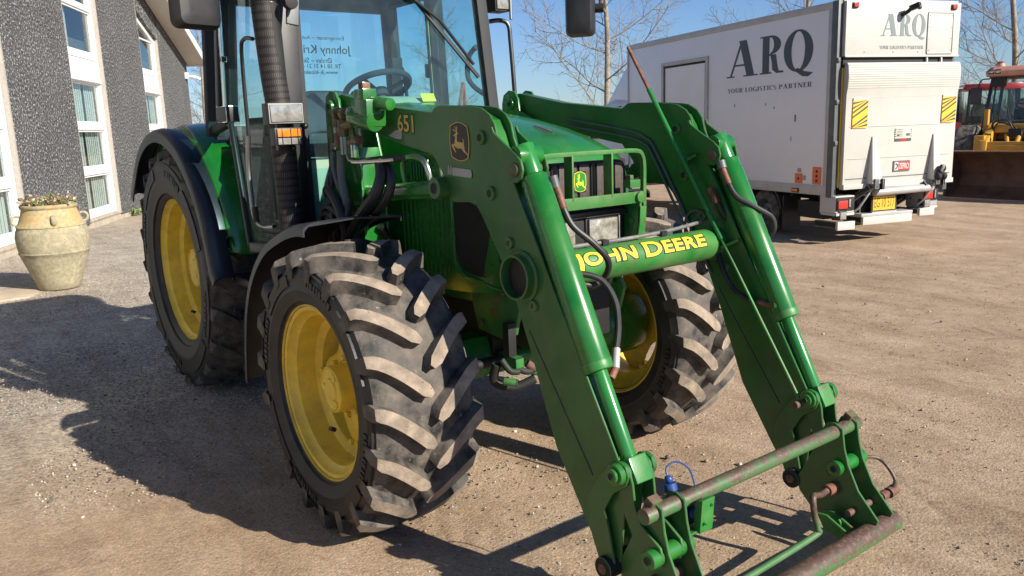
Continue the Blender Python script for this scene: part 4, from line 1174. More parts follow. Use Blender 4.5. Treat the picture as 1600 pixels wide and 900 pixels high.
mb.loft([[Vector((x, y, z)) for x, z in ((-1.18, 1.45), (-.92, 1.45), (-.90, 1.74), (-1.0, 1.80), (-1.16, 1.81))] for y in (-.11, .24)], M_beige)
dash = mb.build('dashboard', T, bevel=.02)
mb = MB(); mb.box((-.942, .195, 1.792), (.005, .085, .05), M_yel_sticker, (0, -.55, 0)); mb.build('warning_sticker', dash)
mb = MB()
for k in range(5): mb.tube([(-1.02, .26+.012*k, 1.73), (-1.02, .27+.013*k, 1.78), (-1.02, .262+.012*k, 1.80)], .004, M_black)
mb.build('dash_vent', T)
mb = MB()   # steering wheel and column
cc = Vector((-1.25, .055, 1.862)); ax = Vector((-.42, 0, .9)).normalized(); e1 = Vector((0, 1, 0)); e2 = ax.cross(e1)
ring = [cc+.185*(math.cos(2*math.pi*k/40)*e1+math.sin(2*math.pi*k/40)*e2) for k in range(40)]
rings = []
for k in range(40):
    rad = (ring[k]-cc).normalized()
    rings.append([ring[k]+.017*(math.cos(a)*rad+math.sin(a)*ax) for a in [2*math.pi*q/10 for q in range(10)]])
mb.loft(rings, M_seat, cap=False, loop=True)
for a in (90, 215, 325):
    d = math.cos(R_(a))*e1+math.sin(R_(a))*e2
    mb.beam(cc-ax*.03+d*.03, cc+d*.18, .03, .012, M_seat, ax)
mb.cyl(cc-ax*.06, cc-ax*.015, .05, M_seat); mb.cyl(cc-ax*.35, cc-ax*.05, .035, M_cabtrim)
mb.build('steering_wheel', T)
mb = MB()
def rr(y0, y1, z0, z1, r, x): 
    pts = []
    for cy, cz, a0 in ((y1-r, z1-r, 0), (y0+r, z1-r, 90), (y0+r, z0+r, 180), (y1-r, z0+r, 270)):
        for k in range(6): a = R_(a0+18*k); pts.append(Vector((x, cy+r*math.cos(a), cz+r*math.sin(a))))
    return pts
mb.loft([rr(-.22, .17, 1.42, 1.86, .11, -1.84), rr(-.24, .19, 1.40, 1.875, .12, -1.78), rr(-.22, .17, 1.42, 1.86, .11, -1.70)], M_seat)
mb.loft([[Vector((p.y*1.0-1.50, p.x+1.70-.02, 1.36+p.z*0)) for p in rr(-.26, .24, -.25, .25, .10, 0)]]*1+[[Vector((-1.50+q.y, q.z-.02, 1.45)) for q in rr(-.26, .24, -.25, .25, .10, 0)]], M_seat) if False else mb.bx(-1.78, -1.28, -.26, .21, 1.34, 1.46, M_seat)
mb.bx(-1.75, -1.35, -.16, .12, 1.04, 1.34, M_cabtrim); mb.bx(-1.62, -1.30, -.36, -.27, 1.50, 1.58, M_seat)
mb.build('seat', T, bevel=.02)
mb = MB()   # inner mirror / monitor on its stalk, levers, B pillar trims and door handle
mb.box((-1.80, .50, 2.04), (.04, .075, .085), M_cabtrim); mb.tube([(-1.80, .52, 2.04), (-1.79, .55, 1.97), (-1.75, .55, 1.66)], .012, M_cabtrim)
mb.tube([(-1.5, -.30, 1.56), (-1.48, -.30, 1.72)], .012, M_cabtrim, sm=0); mb.sphere((-1.48, -.30, 1.73), .025, M_cabtrim)
mb.build_apart('monitor_stalk', T, bevel=.006)
mb = MB()
mb.prism([(-2.02, 1.70), (-1.86, 1.70), (-1.94, 2.20), (-1.98, 2.20)], 'y', .575, .590, M_beige)
mb.beam((-1.59, .655, 1.70), (-1.56, .61, 2.36), .02, .025, M_beige, (0, 1, 0))
mb.sphere((-1.93, .57, 2.08), .020, M_beige)
mb.build_apart('pillar_trim', T)
mb = MB()
mb.box((-1.64, .64, 1.99), (.025, .03, .085), M_cabtrim); mb.box((-1.62, .645, 1.96), (.06, .02, .03), M_cabtrim)
mb.tube([(-1.10, .645, 2.09), (-1.20, .66, 2.04), (-1.22, .66, 1.93), (-1.16, .665, 1.86), (-1.02, .66, 1.80)], .016, M_cabtrim)
mb.build_apart('door_handle', T, bevel=.006)
# glass
def quad(name, pts, mat, label=None):
    mb = MB(); P = [Vector(p) for p in pts]
    n = (P[1]-P[0]).cross(P[2]-P[0]).normalized()*.002
    mb.loft([[p-n for p in P], [p+n for p in P]], mat)
    return mb.build(name, T, smooth=0, label=label)
wind = quad('windscreen', [(-.825, -.60, 1.08), (-.825, .60, 1.08), (-.945, .545, 2.42), (-.945, -.545, 2.42)], M_glass)
rearw = quad('rear_window', [(-2.05, -.585, 1.69), (-2.05, .585, 1.69), (-2.02, .545, 2.39), (-2.02, -.545, 2.39)], M_clear)
for sg in (-1, 1):
    quad('cab_door_glass', [(-.87, .628*sg, 1.07), (-1.35, .715*sg, 1.06), (-1.56, .695*sg, 1.68), (-1.53, .645*sg, 2.46), (-.97, .58*sg, 2.46)], M_glass_side)
    quad('side_window', [(-1.63, .69*sg, 1.72), (-2.02, .635*sg, 1.69), (-2.0, .59*sg, 2.44), (-1.59, .645*sg, 2.46)], M_glass_side)
# lettering on the rear window reads from outside (behind the tractor)
mb = MB()
for s, ys, z0, z1, y1 in (('Entreprenør – Aut. kl', .258, 2.198, 2.230, -.075), ('Johnny Krist', .305, 2.105, 2.172, -.085), ('Ørslev – Skæls', .165, 2.062, 2.094, -.08), ('Tlf. 58 14 31 21 – 40', .228, 2.030, 2.056, -.09), ('www.jk-kloakmes', .205, 1.985, 2.018, -.085)):
    v, f = fit(text2d(s, 1.0, .012), ys, y1, z0, z1)
    mb.add([Vector((-2.0545+.03*(p[1]-1.69)/.7, p[0], p[1])) for p in v], f, M_textwin)
mb.build_apart('window_lettering', rearw, gap=.10, fixn=False, smooth=0)
# wiper
mb = MB()
def wsp(t, y, dx=.012):   # point on the windscreen plane at height z=t
    k = (t-1.08)/(2.42-1.08); return Vector((-.825-.12*k+dx, y, t))
mb.tube([wsp(2.36, .02, .03), wsp(2.20, .26, .035), wsp(1.97, .47, .02)], .009, M_black, sm=0)
mb.beam(wsp(2.33, .10, .016), wsp(1.90, .50, .016), .018, .014, M_black, (1, 0, 0)); mb.cyl(wsp(2.37, .01, 0), wsp(2.37, .01, .05), .022, M_black)
mb.build('wiper', T)
# right hand grab bar/chrome strip on the B pillar, black pillar pad
mb = MB()
mb.tube([(-1.49, -.745, 1.74), (-1.48, -.735, 2.05), (-1.47, -.725, 2.40)], .012, M_chrome)
mb.box((-1.42, -.755, 1.735), (.15, .07, .085), M_blackpl); mb.box((-1.45, -.74, 2.02), (.03, .03, .03), M_black)
mb.build('grab_post', T, bevel=.01)
mb = MB()
mb.tube([(-1.02, -.735, 2.08), (-1.14, -.735, 2.09), (-1.19, -.735, 2.02), (-1.20, -.735, 1.62)], .010, M_black)
mb.tube([(-1.20, -.738, 1.62), (-1.22, -.745, 1.44), (-1.19, -.75, 1.22), (-1.10, -.75, 1.16), (-.95, -.74, 1.17)], .013, M_steel)
mb.tube([(-1.17, -.75, 1.26), (-1.15, -.75, 1.17), (-1.02, -.745, 1.15), (-.85, -.73, 1.16)], .016, M_hose)
mb.build('door_grab_rail', T)
mb = MB()
mb.tube([(-.98, .66, 2.22), (-.95, .72, 2.225), (-.93, .76, 2.20), (-.92, .765, 2.10), (-.90, .765, 1.85), (-.885, .76, 1.62), (-.87, .68, 1.58)], .013, M_black)
mb.build('handrail', T)
# work lamps, mirrors
for sg in (-1, 1):
    mb = MB()
    mb.box((-.93, .685*sg, 2.34), (.10, .10, .15), M_blackpl); mb.box((-.878, .685*sg, 2.34), (.008, .085, .13), M_lens)
    mb.tube([(-.98, .60*sg, 2.34), (-.95, .66*sg, 2.34)], .018, M_black, sm=0)
    if sg > 0: mb.box((-.87, .735, 2.30), (.012, .016, .16), M_greytext)
    mb.build('work_lamp', T, bevel=.008)
def mirror(y0, y1, x, z0, z1, sg, tilt):
    mb = MB()
    a = rr(y0, y1, z0, z1, .035, 0); b = rr(y0+.015, y1-.015, z0+.015, z1-.015, .03, 0)
    cy = (y0+y1)/2
    def tr(p, dx):
        yy = p.y-cy; xx = dx
        return Vector((x+xx*math.cos(tilt)-yy*math.sin(tilt), cy+xx*math.sin(tilt)+yy*math.cos(tilt), p.z))
    mb.loft([[tr(p, -.005) for p in a], [tr(p, .03) for p in a], [tr(p, .06) for p in b], [tr(p, .068) for p in rr(y0+.05, y1-.05, z0+.05, z1-.05, .02, 0)]], M_blackpl)
    mb.tube([(-1.0, .60*sg, 2.50), (x-.02, (abs(cy)-.05)*sg, 2.50), (x-.01, cy, z1-.02)], .014, M_black, sm=3)
    return mb
mirror(-1.185, -.965, -.80, 2.085, 2.46, -1, 0.25).build('mirror', T, bevel=0)
mb = mirror(1.00, 1.17, -.66, 2.115, 2.48, 1, -1.0); mb.cyl((-.62, 1.12, 2.27), (-.56, 1.17, 2.27), .026, M_dark, seg=12); mb.tube([(-.58, 1.16, 2.27), (-.57, 1.16, 2.38), (-.63, 1.13, 2.52)], .010, M_copper)
mb.build('mirror', T)
# exhaust stack with perforated shield
def uvgrid(o, n, su, sv):
    me = o.data; uv = me.uv_layers.new(name='UVMap')
    for p in me.polygons:
        idx = [me.loops[l].vertex_index for l in p.loop_indices]
        us = [i % n for i in idx]; wrap = max(us)-min(us) > 2
        for l, i, u in zip(p.loop_indices, idx, us):
            if wrap and u == 0: u = n
            uv.data[l].uv = (u*su, (i//n)*sv)
mb = MB()
EX = [(-.70, -.80, 2.62), (-.695, -.80, 2.30), (-.690, -.795, 2.12), (-.685, -.785, 1.90), (-.675, -.775, 1.72), (-.67, -.77, 1.50), (-.67, -.765, 1.30), (-.67, -.76, 1.12)]
mb.tube(EX[1:], .057, M_perf, seg=24, sm=5)
st = mb.build('exhaust_shield', T); uvgrid(st, 24, 1.0, .95)
mb = MB()
mb.tube([EX[0], (-.698, -.80, 2.45), EX[1], (-.692, -.798, 2.20)], .060, M_black, seg=20)
mb.tube([(-.68, -.78, 2.2), (-.67, -.77, 1.6), (-.67, -.76, 1.10), (-.62, -.55, 1.0), (-.5, -.35, 1.0)], .045, M_dark, seg=14)
mb.beam((-.75, -.69, 1.10), (-.79, -.66, 2.5), .05, .10, M_black, (0, 1, 0))
mb.bx(-.74, -.58, -.72, -.60, 1.06, 1.20, M_black)
mb.cyl((-.60, -.72, 2.19), (-.56, -.72, 2.19), .030, M_dark); mb.box((-.62, -.73, 2.24), (.03, .04, .05), M_copper); mb.beam((-.62, -.70, 2.1), (-.66, -.66, 2.35), .012, .06, M_galv, (0, 1, 0))
mb.build('exhaust_stack', T, bevel=.004)
# side lamp and indicator on the stack bracket (box, frame, lens)
lx, ly = -.585, -.795
mb = MB()
mb.box((lx, ly, 1.712), (.07, .165, .092), M_blackpl); mb.box((lx+.037, ly, 1.712), (.008, .150, .078), M_lens); mb.box((lx+.034, ly, 1.712), (.006, .164, .091), M_greytext)
mb.box((lx-.03, ly, 1.655), (.03, .05, .04), M_black)
mb.build('side_headlight', T, bevel=.006)
mb = MB()
mb.box((lx+.005, ly+.005, 1.611), (.055, .128, .075), M_blackpl); mb.box((lx+.035, ly+.005, 1.627), (.010, .110, .036), M_amber); mb.box((lx+.035, ly+.005, 1.590), (.010, .110, .030), M_lens)
for k in (-.028, .012, .045): mb.box((lx+.041, ly+k, 1.61), (.004, .004, .07), M_black)
mb.sphere((lx, ly+.10, 1.655), .014, M_black); mb.box((lx-.05, ly, 1.60), (.06, .05, .10), M_black); mb.sphere((lx, ly+.04, 1.56), .010, M_black)
mb.build('indicator', T, bevel=.004)
# ------------------------------------------------------------------ front loader (fixed to the tractor)
ARM_TOP = [(-.56, 1.785), (-.50, 1.79), (-.159, 1.728), (.285, 1.681), (.30, 1.515), (.03, 1.56), (-.148, 1.601), (-.40, 1.655), (-.56, 1.67), (-.60, 1.73)]
PLATE = [(.223, 1.648), (.250, 1.672), (.269, 1.683), (.300, 1.702), (.326, 1.707), (.42, 1.704), (.56, 1.694), (.60, 1.688), (.648, 1.664), (.676, 1.63), (.691, 1.577), (.80, 1.386), (.901, 1.209), (1.121, .824), (1.271, .563), (1.30, .50), (1.272, .24), (1.25, .175), (1.215, .165), (1.186, .204), (1.101, .325), (.964, .531), (.90, .69), (.839, .847), (.735, 1.079), (.64, 1.22), (.575, 1.31), (.546, 1.34), (.50, 1.35), (.40, 1.345), (.374, 1.369), (.335, 1.448), (.263, 1.527), (.21, 1.609)]
CORE = [(.30, 1.67), (.56, 1.672), (.625, 1.645), (.655, 1.60), (.672, 1.555), (.885, 1.185), (1.10, .812), (1.22, .60), (1.20, .25), (1.13, .33), (.99, .54), (.86, .86), (.755, 1.09), (.56, 1.365), (.40, 1.37), (.30, 1.50)]
def build_arm(sg):
    yo, yi = .555, .475
    def Y(a): return a*sg
    mb = MB()
    mb.prism(PLATE, 'y', Y(yo), Y(yo-.009), M_green_arm)
    mb.prism(PLATE, 'y', Y(yi), Y(yi+.009), M_green_arm)
    mb.prism(CORE, 'y', Y(yo-.009), Y(yi+.009), M_green)
    mb.prism(ARM_TOP, 'y', Y(yo-.012), Y(yi+.012), M_green_arm)
    for (x, z, r, m) in ((.598, 1.585, .026, M_green_arm), (.644, 1.39, .026, M_green_arm), (.743, 1.22, .022, M_green_worn), (.868, 1.014, .020, M_green_worn)):
        mb.cyl((x, Y(yo+.010), z), (x, Y(yi-.010), z), r, m, seg=20)
        mb.cyl((x, Y(yo+.012), z), (x, Y(yi-.012), z), r*.60, M_dark if r > .025 else M_bolt, seg=20 if r > .025 else 6)
    g0, g1 = Vector((.835, 0, .925)), Vector((1.150, 0, .485)); dd = (g1-g0).normalized(); nn = Vector((-dd.z, 0, dd.x))*.0055
    mb.prism([((g0+nn).x, (g0+nn).z), ((g1+nn).x, (g1+nn).z), ((g1-nn).x, (g1-nn).z), ((g0-nn).x, (g0-nn).z)], 'y', Y(yo+.0012), Y(yi-.0012), M_dark)
    for yy in (yo-.009, yi+.009):   # weld beads: gusset edge to box, along the groove plate
        o_ = .004 if yy > .5 else -.004
        mb.tube([(x, Y(yy-.004 if yy > .5 else yy+.004), z) for x, z in [(.269, 1.683), (.232, 1.648), (.212, 1.609), (.263, 1.527), (.300, 1.49)]], .0045, M_green_arm, seg=6, sm=8)
    for x0, z0, x1, z1 in ((.678, 1.62, .78, 1.44), ):
        for yy in (yo+.014, yi-.014): mb.tube([(x0, Y(yy), z0), ((x0+x1)/2, Y(yy), (z0+z1)/2), (x1, Y(yy), z1)], .005, M_green_worn, seg=6, sm=0)
    # root bosses
    mb.cyl((-.53, Y(yo+.012), 1.735), (-.53, Y(yi-.012), 1.735), .045, M_green, seg=24); mb.cyl((-.53, Y(yo+.03), 1.735), (-.53, Y(yi-.03), 1.735), .022, M_dark, seg=16)
    # lift cylinder boss
    mb.cyl((.333, Y(yo+.045), 1.399), (.333, Y(yo-.02), 1.399), .042, M_green_arm, seg=24); mb.cyl((.333, Y(yo+.048), 1.399), (.333, Y(yo-.02), 1.399), .023, M_dark, seg=20)
    # ears carrying the tilt cylinder
    ear = [(.672, 1.62), (.695, 1.60), (.75, 1.565), (.81, 1.532), (.838, 1.507), (.848, 1.475), (.838, 1.447), (.812, 1.432), (.79, 1.435), (.73, 1.50), (.69, 1.56)]
    for a in (yo+.018, yi-.010):
        mb.prism(ear, 'y', Y(a), Y(a-.010), M_green_arm)
    mb.cyl((.805, Y(yo+.026), 1.475), (.805, Y(yi-.026), 1.475), .024, M_rusty, seg=16)
    # pivots at the lower end
    for x, z in ((1.234, .205),):
        mb.cyl((x, Y(yo+.045), z), (x, Y(yi-.045), z), .038, M_dark, seg=20); mb.cyl((x, Y(yo+.05), z), (x, Y(yi-.05), z), .018, M_copper, seg=12)
    arm = mb.build('loader_arm', T, bevel=.0022, bseg=1)
    # tube the cross beam runs through
    mb = MB()
    c = Vector((.802, 0, 1.108))
    mb.lathe([(.094, Y(yo-.004)), (.094, Y(yo+.006)), (.086, Y(yo+.012)), (.079, Y(yo+.012)), (.079, Y(yo+.036)), (.071, Y(yo+.036)), (.071, Y(yo+.003)), (.03, Y(yo+.002))], c, (0, 1, 0), M_green_arm, seg=40)
    mb.cyl((.802, Y(yo-.002), 1.108), (.802, Y(yo+.004), 1.108), .071, M_dark, seg=30)  # dark disc paints the shade inside the open tube end
    mb.build('beam_socket', arm, smooth=30)
    return arm
arms = {sg: build_arm(sg) for sg in (-1, 1)}
# decals: number, shield and sticker on both arms' outer faces
for sg in (-1, 1):
    mb = MB()
    yb = .5575*sg
    def pl(u, v, k): return Vector((u, yb+sg*(k+.0005), v))
    if sg < 0:
        emblem(mb, lambda u, v, k: pl(.392+(u-140)/382*.132, 1.645-(v-100)/705*.148-.02*(u-330)/382*0, k), M_jdblack, M_jdgold)
    for (t0, off, m, k) in (('651', .062, M_jdblack, .0004), ('651', .020, M_jdgold, .0012)):
        v, f = text2d(t0, 1, off); g = .006 if off > .05 else 0
        u0, u1 = (-.008-g, .118+g) if sg < 0 else (.118+g, -.008-g)
        v, f = fit((v, f), u0, u1, 1.613-g, 1.683+g)
        # the box of the arm sits 12 mm inside the gusset face
        mb.add([Vector((p[0], (.5435+k)*sg, p[1]-.06*(p[0]-.05))) for p in v], f, m)
    if sg < 0:
        mb.add([pl(x, z, .0003) for x, z in ((.405, 1.477), (.527, 1.470), (.532, 1.452), (.527, 1.440), (.405, 1.447))], [(0, 1, 2, 3, 4)], M_greytext)
        for a in (.372, .388):
            mb.add([pl(x, z, .0004) for x, z in ((a, 1.450), (a+.006, 1.450), (a+.010, 1.485), (a+.004, 1.485))], [(0, 1, 2, 3)], M_greytext)
            mb.add([pl(x, z, .0006) for x, z in ((a+.006, 1.485), (a+.011, 1.485), (a+.017, 1.450), (a+.012, 1.450))], [(0, 1, 2, 3)], M_greytext)
        mb.add([Vector((x, -.5445, z)) for x, z in ((-.09, 1.600), (-.03, 1.620), (.01, 1.624), (.022, 1.61), (.018, 1.585), (-.02, 1.585))], [(0, 1, 2, 3, 4, 5)], M_greytext)
    mb.build_apart('arm_decal', arms[sg], fixn=False, smooth=0)

# cross beam with lettering
mb = MB()
mb.cyl((.802, -.475, 1.108), (.802, .475, 1.108), .064, M_green_worn, seg=48)
for sg in (-1, 1): mb.cyl((.802, .475*sg, 1.108), (.802, .452*sg, 1.108), .070, M_green_worn, seg=48)
beam = mb.build('cross_beam', T, bevel=.002)
mb = MB()
segs = []; x = 0
for s, sz, gap in (('J', 1.18, .05), ('OHN', 1.0, .34), ('D', 1.22, .06), ('EERE', 1.0, 0)):
    segs.append((s, sz, x)); v, f = text2d(s, sz, .03, 1.08); x += max(p[0] for p in v)+gap
tot = x
for off, m, lift in ((.085, M_jdblack, .0008), (.034, M_jdy, .0016)):
    for s, sz, x0 in segs:
        v, f = text2d(s, sz, off, 1.08)
        yb0 = -.12 if s == 'J' else (-.06 if s == 'D' else 0)
        bm = bmesh.new(); vs = [bm.verts.new((p[0]+x0, p[1]+yb0, 0)) for p in v]
        for q in f:
            try: bm.faces.new([vs[i] for i in q])
            except ValueError: pass
        bmesh.ops.triangulate(bm, faces=bm.faces)
        for zz in np.linspace(-.3, 1.2, 16):
            bmesh.ops.bisect_plane(bm, geom=bm.verts[:]+bm.edges[:]+bm.faces[:], plane_co=(0, zz, 0), plane_no=(0, 1, 0))
        bm.verts.index_update()
        out = []
        for q in bm.verts:
            y = -.345+q.co.x/tot*.70; h = q.co.y*.071-.008
            a = .30+h/.064
            r = .064+lift
            out.append(Vector((.802+r*math.cos(a), y, 1.108+r*math.sin(a))))
        mb.add(out, [tuple(w.index for w in fc.verts) for fc in bm.faces], m)
        bm.free()
mb.build('beam_lettering', beam, fixn=False, smooth=0)
mb = MB()
mb.tube([(.80, -.44, 1.185), (.80, -.1, 1.183), (.80, .1, 1.186), (.79, .25, 1.19), (.77, .43, 1.20)], .008, M_pipe)
for y in (-.16, .16): mb.box((.80, y, 1.183), (.03, .03, .02), M_black)
mb.build('beam_pipe', T)

# mast, lift cylinder, tilt cylinder, links, carrier on both sides
for sg in (-1, 1):
    def Y(a): return a*sg
    mb = MB()
    mast = [(-.61, 1.74), (-.595, 1.785), (-.55, 1.808), (-.50, 1.80), (-.47, 1.76), (-.46, 1.70), (-.36, 1.66), (-.30, 1.45), (-.30, .95), (-.40, .86), (-.62, .86), (-.62, 1.4)]
    mb.prism(mast, 'y', Y(.578), Y(.566), M_green); mb.prism(mast, 'y', Y(.464), Y(.452), M_green)
    mb.bx(-.60, -.32, Y(.566), Y(.464), .90, 1.55, M_green)
    mb.cyl((-.53, Y(.60), 1.737), (-.53, Y(.44), 1.737), .030, M_green, seg=20); mb.cyl((-.53, Y(.603), 1.737), (-.53, Y(.437), 1.737), .017, M_dark, seg=14)
    mb.bx(-.62, -.2, Y(.46), Y(.20), .86, .93, M_green)
    mb.build('loader_mast', T, bevel=.003)
    mb = MB()
    mb.cyl((-.44, Y(.525), 1.335), (.25, Y(.525), 1.385), .038, M_green, seg=28)
    mb.cyl((.24, Y(.525), 1.384), (.262, Y(.525), 1.386), .040, M_green_arm, seg=28)
    lc = mb.build('lift_cylinder', T, bevel=.002)
    mb = MB(); mb.cyl((.25, Y(.525), 1.385), (.32, Y(.525), 1.398), .022, M_steel, seg=20); mb.cyl((.333, Y(.49), 1.399), (.333, Y(.56), 1.399), .034, M_green_arm); mb.build('cylinder_rod', lc)
    # tilt cylinder
    mb = MB()
    a, b = Vector((.800, Y(.515), 1.520)), Vector((1.141, Y(.515), .834)); d = (b-a).normalized()
    mb.cyl(a-d*.035, a+d*.085, .036, M_rodgreen, seg=28)
    mb.loft([MB.circle(a, b, a+d*t, r, 32) for t, r in ((.075, .040), (.082, .047), (.115, .047), (.12, .050), (.74, .050))], M_green_arm if False else M_green)
    mb.loft([MB.circle(a, b, a+d*t, r, 32) for t, r in ((.735, .0515), (.748, .052), (.766, .050), (.768, .036))], M_rusty if False else M_green_worn)
    mb.cyl(a+d*.0+Vector((0, Y(.05), 0)), a+Vector((0, -Y(.05), 0)), .035, M_green)
    tc = mb.build('tilt_cylinder', T, bevel=.0015)
    mb = MB(); e = Vector((1.288, Y(.515), .545)); mb.cyl(b-d*.02, e, .0265, M_rodgreen, seg=24)
    mb.box(e+Vector((.012, 0, .0)), (.085, .075, .062), M_green_worn, Euler((0, R_(63), 0)))
    mb.cyl(e+Vector((0, Y(.05), 0)), e-Vector((0, Y(.05), 0)), .034, M_green_worn)
    mb.build('cylinder_rod', tc, bevel=.004)
    # thin side rod of the cylinder (steel edge of the arm channel)
    # links
    mb = MB()
    hook = [(1.29, .585), (1.262, .577), (1.191, .501), (1.147, .426), (1.139, .369), (1.162, .288), (1.195, .215), (1.22, .172), (1.25, .172), (1.27, .20), (1.262, .24), (1.242, .33), (1.221, .399), (1.26, .466), (1.318, .512), (1.33, .545), (1.318, .577)]
    for a0 in (.578, .462): mb.prism(hook, 'y', Y(a0), Y(a0-.010), M_green_arm)
    mb.cyl((1.288, Y(.612), .545), (1.288, Y(.43), .545), .024, M_green, seg=20)
    mb.cyl((1.288, Y(.600), .545), (1.288, Y(.44), .545), .036, M_green, seg=20); mb.cyl((1.288, Y(.615), .545), (1.288, Y(.425), .545), .012, M_dark, seg=10)
    mb.build('guide_link', T, bevel=.0015, bseg=1)
    mb = MB()
    l2 = [(1.288, .578), (1.320, .562), (1.336, .52), (1.345, .45), (1.37, .40), (1.45, .352), (1.462, .315), (1.445, .282), (1.41, .278), (1.345, .33), (1.305, .40), (1.27, .50), (1.262, .55)]
    for a0 in (.566, .474): mb.prism(l2, 'y', Y(a0), Y(a0-.010), M_green_arm)
    mb.build('tilt_link', T, bevel=.0015, bseg=1)
    mb = MB()
    cp = [(1.375, .478), (1.41, .485), (1.442, .468), (1.452, .40), (1.47, .335), (1.515, .245), (1.598, .155), (1.57, .08), (1.464, .066), (1.40, .085), (1.34, .10), (1.27, .17), (1.258, .22), (1.30, .30), (1.335, .38), (1.352, .43)]
    for a0 in (.550, .448): mb.prism(cp, 'y', Y(a0), Y(a0-.010), M_green_arm)
    mb.cyl((1.43, Y(.60), .315), (1.43, Y(.41), .315), .030, M_green, seg=20); mb.cyl((1.43, Y(.604), .315), (1.43, Y(.406), .315), .014, M_dark, seg=10)
    mb.cyl((1.42, Y(.585), .225), (1.42, Y(.42), .225), .022, M_rusty, seg=16)
    mb.box((1.405, Y(.548), .482), (.03, .045, .035), M_rusty, (0, .5, 0))
    mb.cyl((1.46, Y(.585), .115), (1.46, Y(.39), .115), .020, M_green_worn, seg=14)
    for a0 in (.40, .355): mb.prism([(1.40, .145), (1.44, .15), (1.57, .09), (1.55, .06), (1.43, .095)], 'y', Y(a0), Y(a0+.012), M_green_worn)
    if sg > 0: mb.sphere((1.405, .43, .292), .016, M_copper)
    mb.build('carrier_plate', T, bevel=.0018, bseg=1)
mb = MB(); mb.cyl((1.409, -.595, .449), (1.409, .595, .449), .0255, M_bar_hi, seg=28); mb.build('carrier_bar', T, bevel=.003)
mb = MB(); mb.cyl((1.572, -.60, .100), (1.572, .60, .100), .0395, M_bar_lo, seg=32)
mb.build('carrier_tube', T, bevel=.004)
mb = MB()
mb.tube([(1.418, .50, .232), (1.42, .40, .232), (1.435, .32, .242), (1.455, .245, .268), (1.464, .226, .255), (1.474, .225, .20), (1.484, .23, .155), (1.484, .205, .135), (1.483, -.15, .122), (1.482, -.50, .118)], .012, M_bar_lever, seg=12, sm=8)
mb.cyl((1.419, .455, .232), (1.42, .385, .232), .022, M_rust, seg=16)
mb.build('locking_lever', T)
mb = MB()
mb.tube([(1.44, .56, .32), (1.455, .66, .30), (1.49, .68, .275), (1.53, .68, .225), (1.528, .665, .19)], .0075, M_bar_lever, seg=10)
mb.cyl((1.50, .40, .165), (1.525, .68, .180), .013, M_rusty); mb.cyl((1.524, .645, .177), (1.526, .69, .182), .021, M_rusty); mb.cyl((1.518, .60, .174), (1.52, .63, .176), .019, M_rust)
mb.build('locking_handle', T)
# coupler bracket with blue dust caps beside the near carrier
mb = MB()
mb.prism([(1.445, .352), (1.47, .352), (1.478, .465), (1.455, .458), (1.445, .42)], 'y', -.405, -.345, M_green_worn)
mb.prism([(1.37, .33), (1.46, .352), (1.46, .36), (1.37, .338)], 'y', -.44, -.345, M_green_worn)
for y, z in ((-.39, .385), (-.36, .44)): mb.cyl((1.468, y, z), (1.482, y, z), .005, M_dark, seg=10)
mb.bx(1.36, 1.42, -.43, -.37, .36, .44, M_dark); mb.cyl((1.39, -.41, .30), (1.40, -.41, .36), .012, M_copper)
mb.build('coupler_bracket', T, bevel=.003)
mb = MB()
mb.cyl((1.36, -.415, .462), (1.352, -.415, .485), .022, M_blue); mb.sphere((1.348, -.413, .497), .014, M_blue); mb.cyl((1.42, -.385, .40), (1.435, -.38, .40), .020, M_blue)
mb.tube([(1.348, -.413, .50), (1.335, -.41, .53), (1.345, -.375, .545), (1.375, -.345, .52), (1.40, -.345, .465)], .003, M_blue)
mb.build_apart('dust_cap', T)
# level rod along the far arm
mb = MB()
mb.cyl((.475, .435, 1.757), (.872, .44, 1.135), .0105, M_rodgreen, seg=14); mb.cyl((.352, .435, 1.945), (.475, .435, 1.757), .008, M_rust, seg=12); mb.cyl((.872, .44, 1.135), (1.275, .44, .512), .0065, M_green_worn, seg=12)
for x, z in ((.64, 1.44), (.865, 1.10)): mb.beam((x+.005, .445, z+.0), (x+.07, .475, z+.035), .03, .012, M_galv if False else M_green)
mb.cyl((1.262, .475, .525), (1.262, .40, .525), .014, M_rusty)
mb.build('level_rod', T)

# ---- hoses and fittings
hb = MB()
def hose(pts, r=.0115, m=None, sm=8): hb.tube(pts, r, m or M_hose, seg=10, sm=sm)
# tilt cylinder hoses, near side
hb.cyl((.872, -.455, 1.43), (.905, -.445, 1.34), .014, M_copper); hb.cyl((.868, -.46, 1.45), (.878, -.455, 1.41), .018, M_galv)
hose([(.905, -.445, 1.34), (.935, -.43, 1.28), (.975, -.37, 1.215), (.985, -.315, 1.15), (.945, -.30, 1.085), (.90, -.33, 1.05), (.86, -.40, 1.07), (.82, -.46, 1.09)])
hose([(.90, -.47, 1.115), (.935, -.41, 1.115), (.985, -.35, 1.09), (1.03, -.33, 1.02), (1.06, -.345, .94), (1.085, -.38, .87)])
hose([(.89, -.47, 1.09), (.92, -.42, 1.08), (.95, -.36, 1.07), (.94, -.31, 1.08)])
hb.cyl((1.085, -.38, .87), (1.115, -.415, .815), .014, M_alu); hb.cyl((1.115, -.415, .815), (1.128, -.45, .79), .013, M_copper)
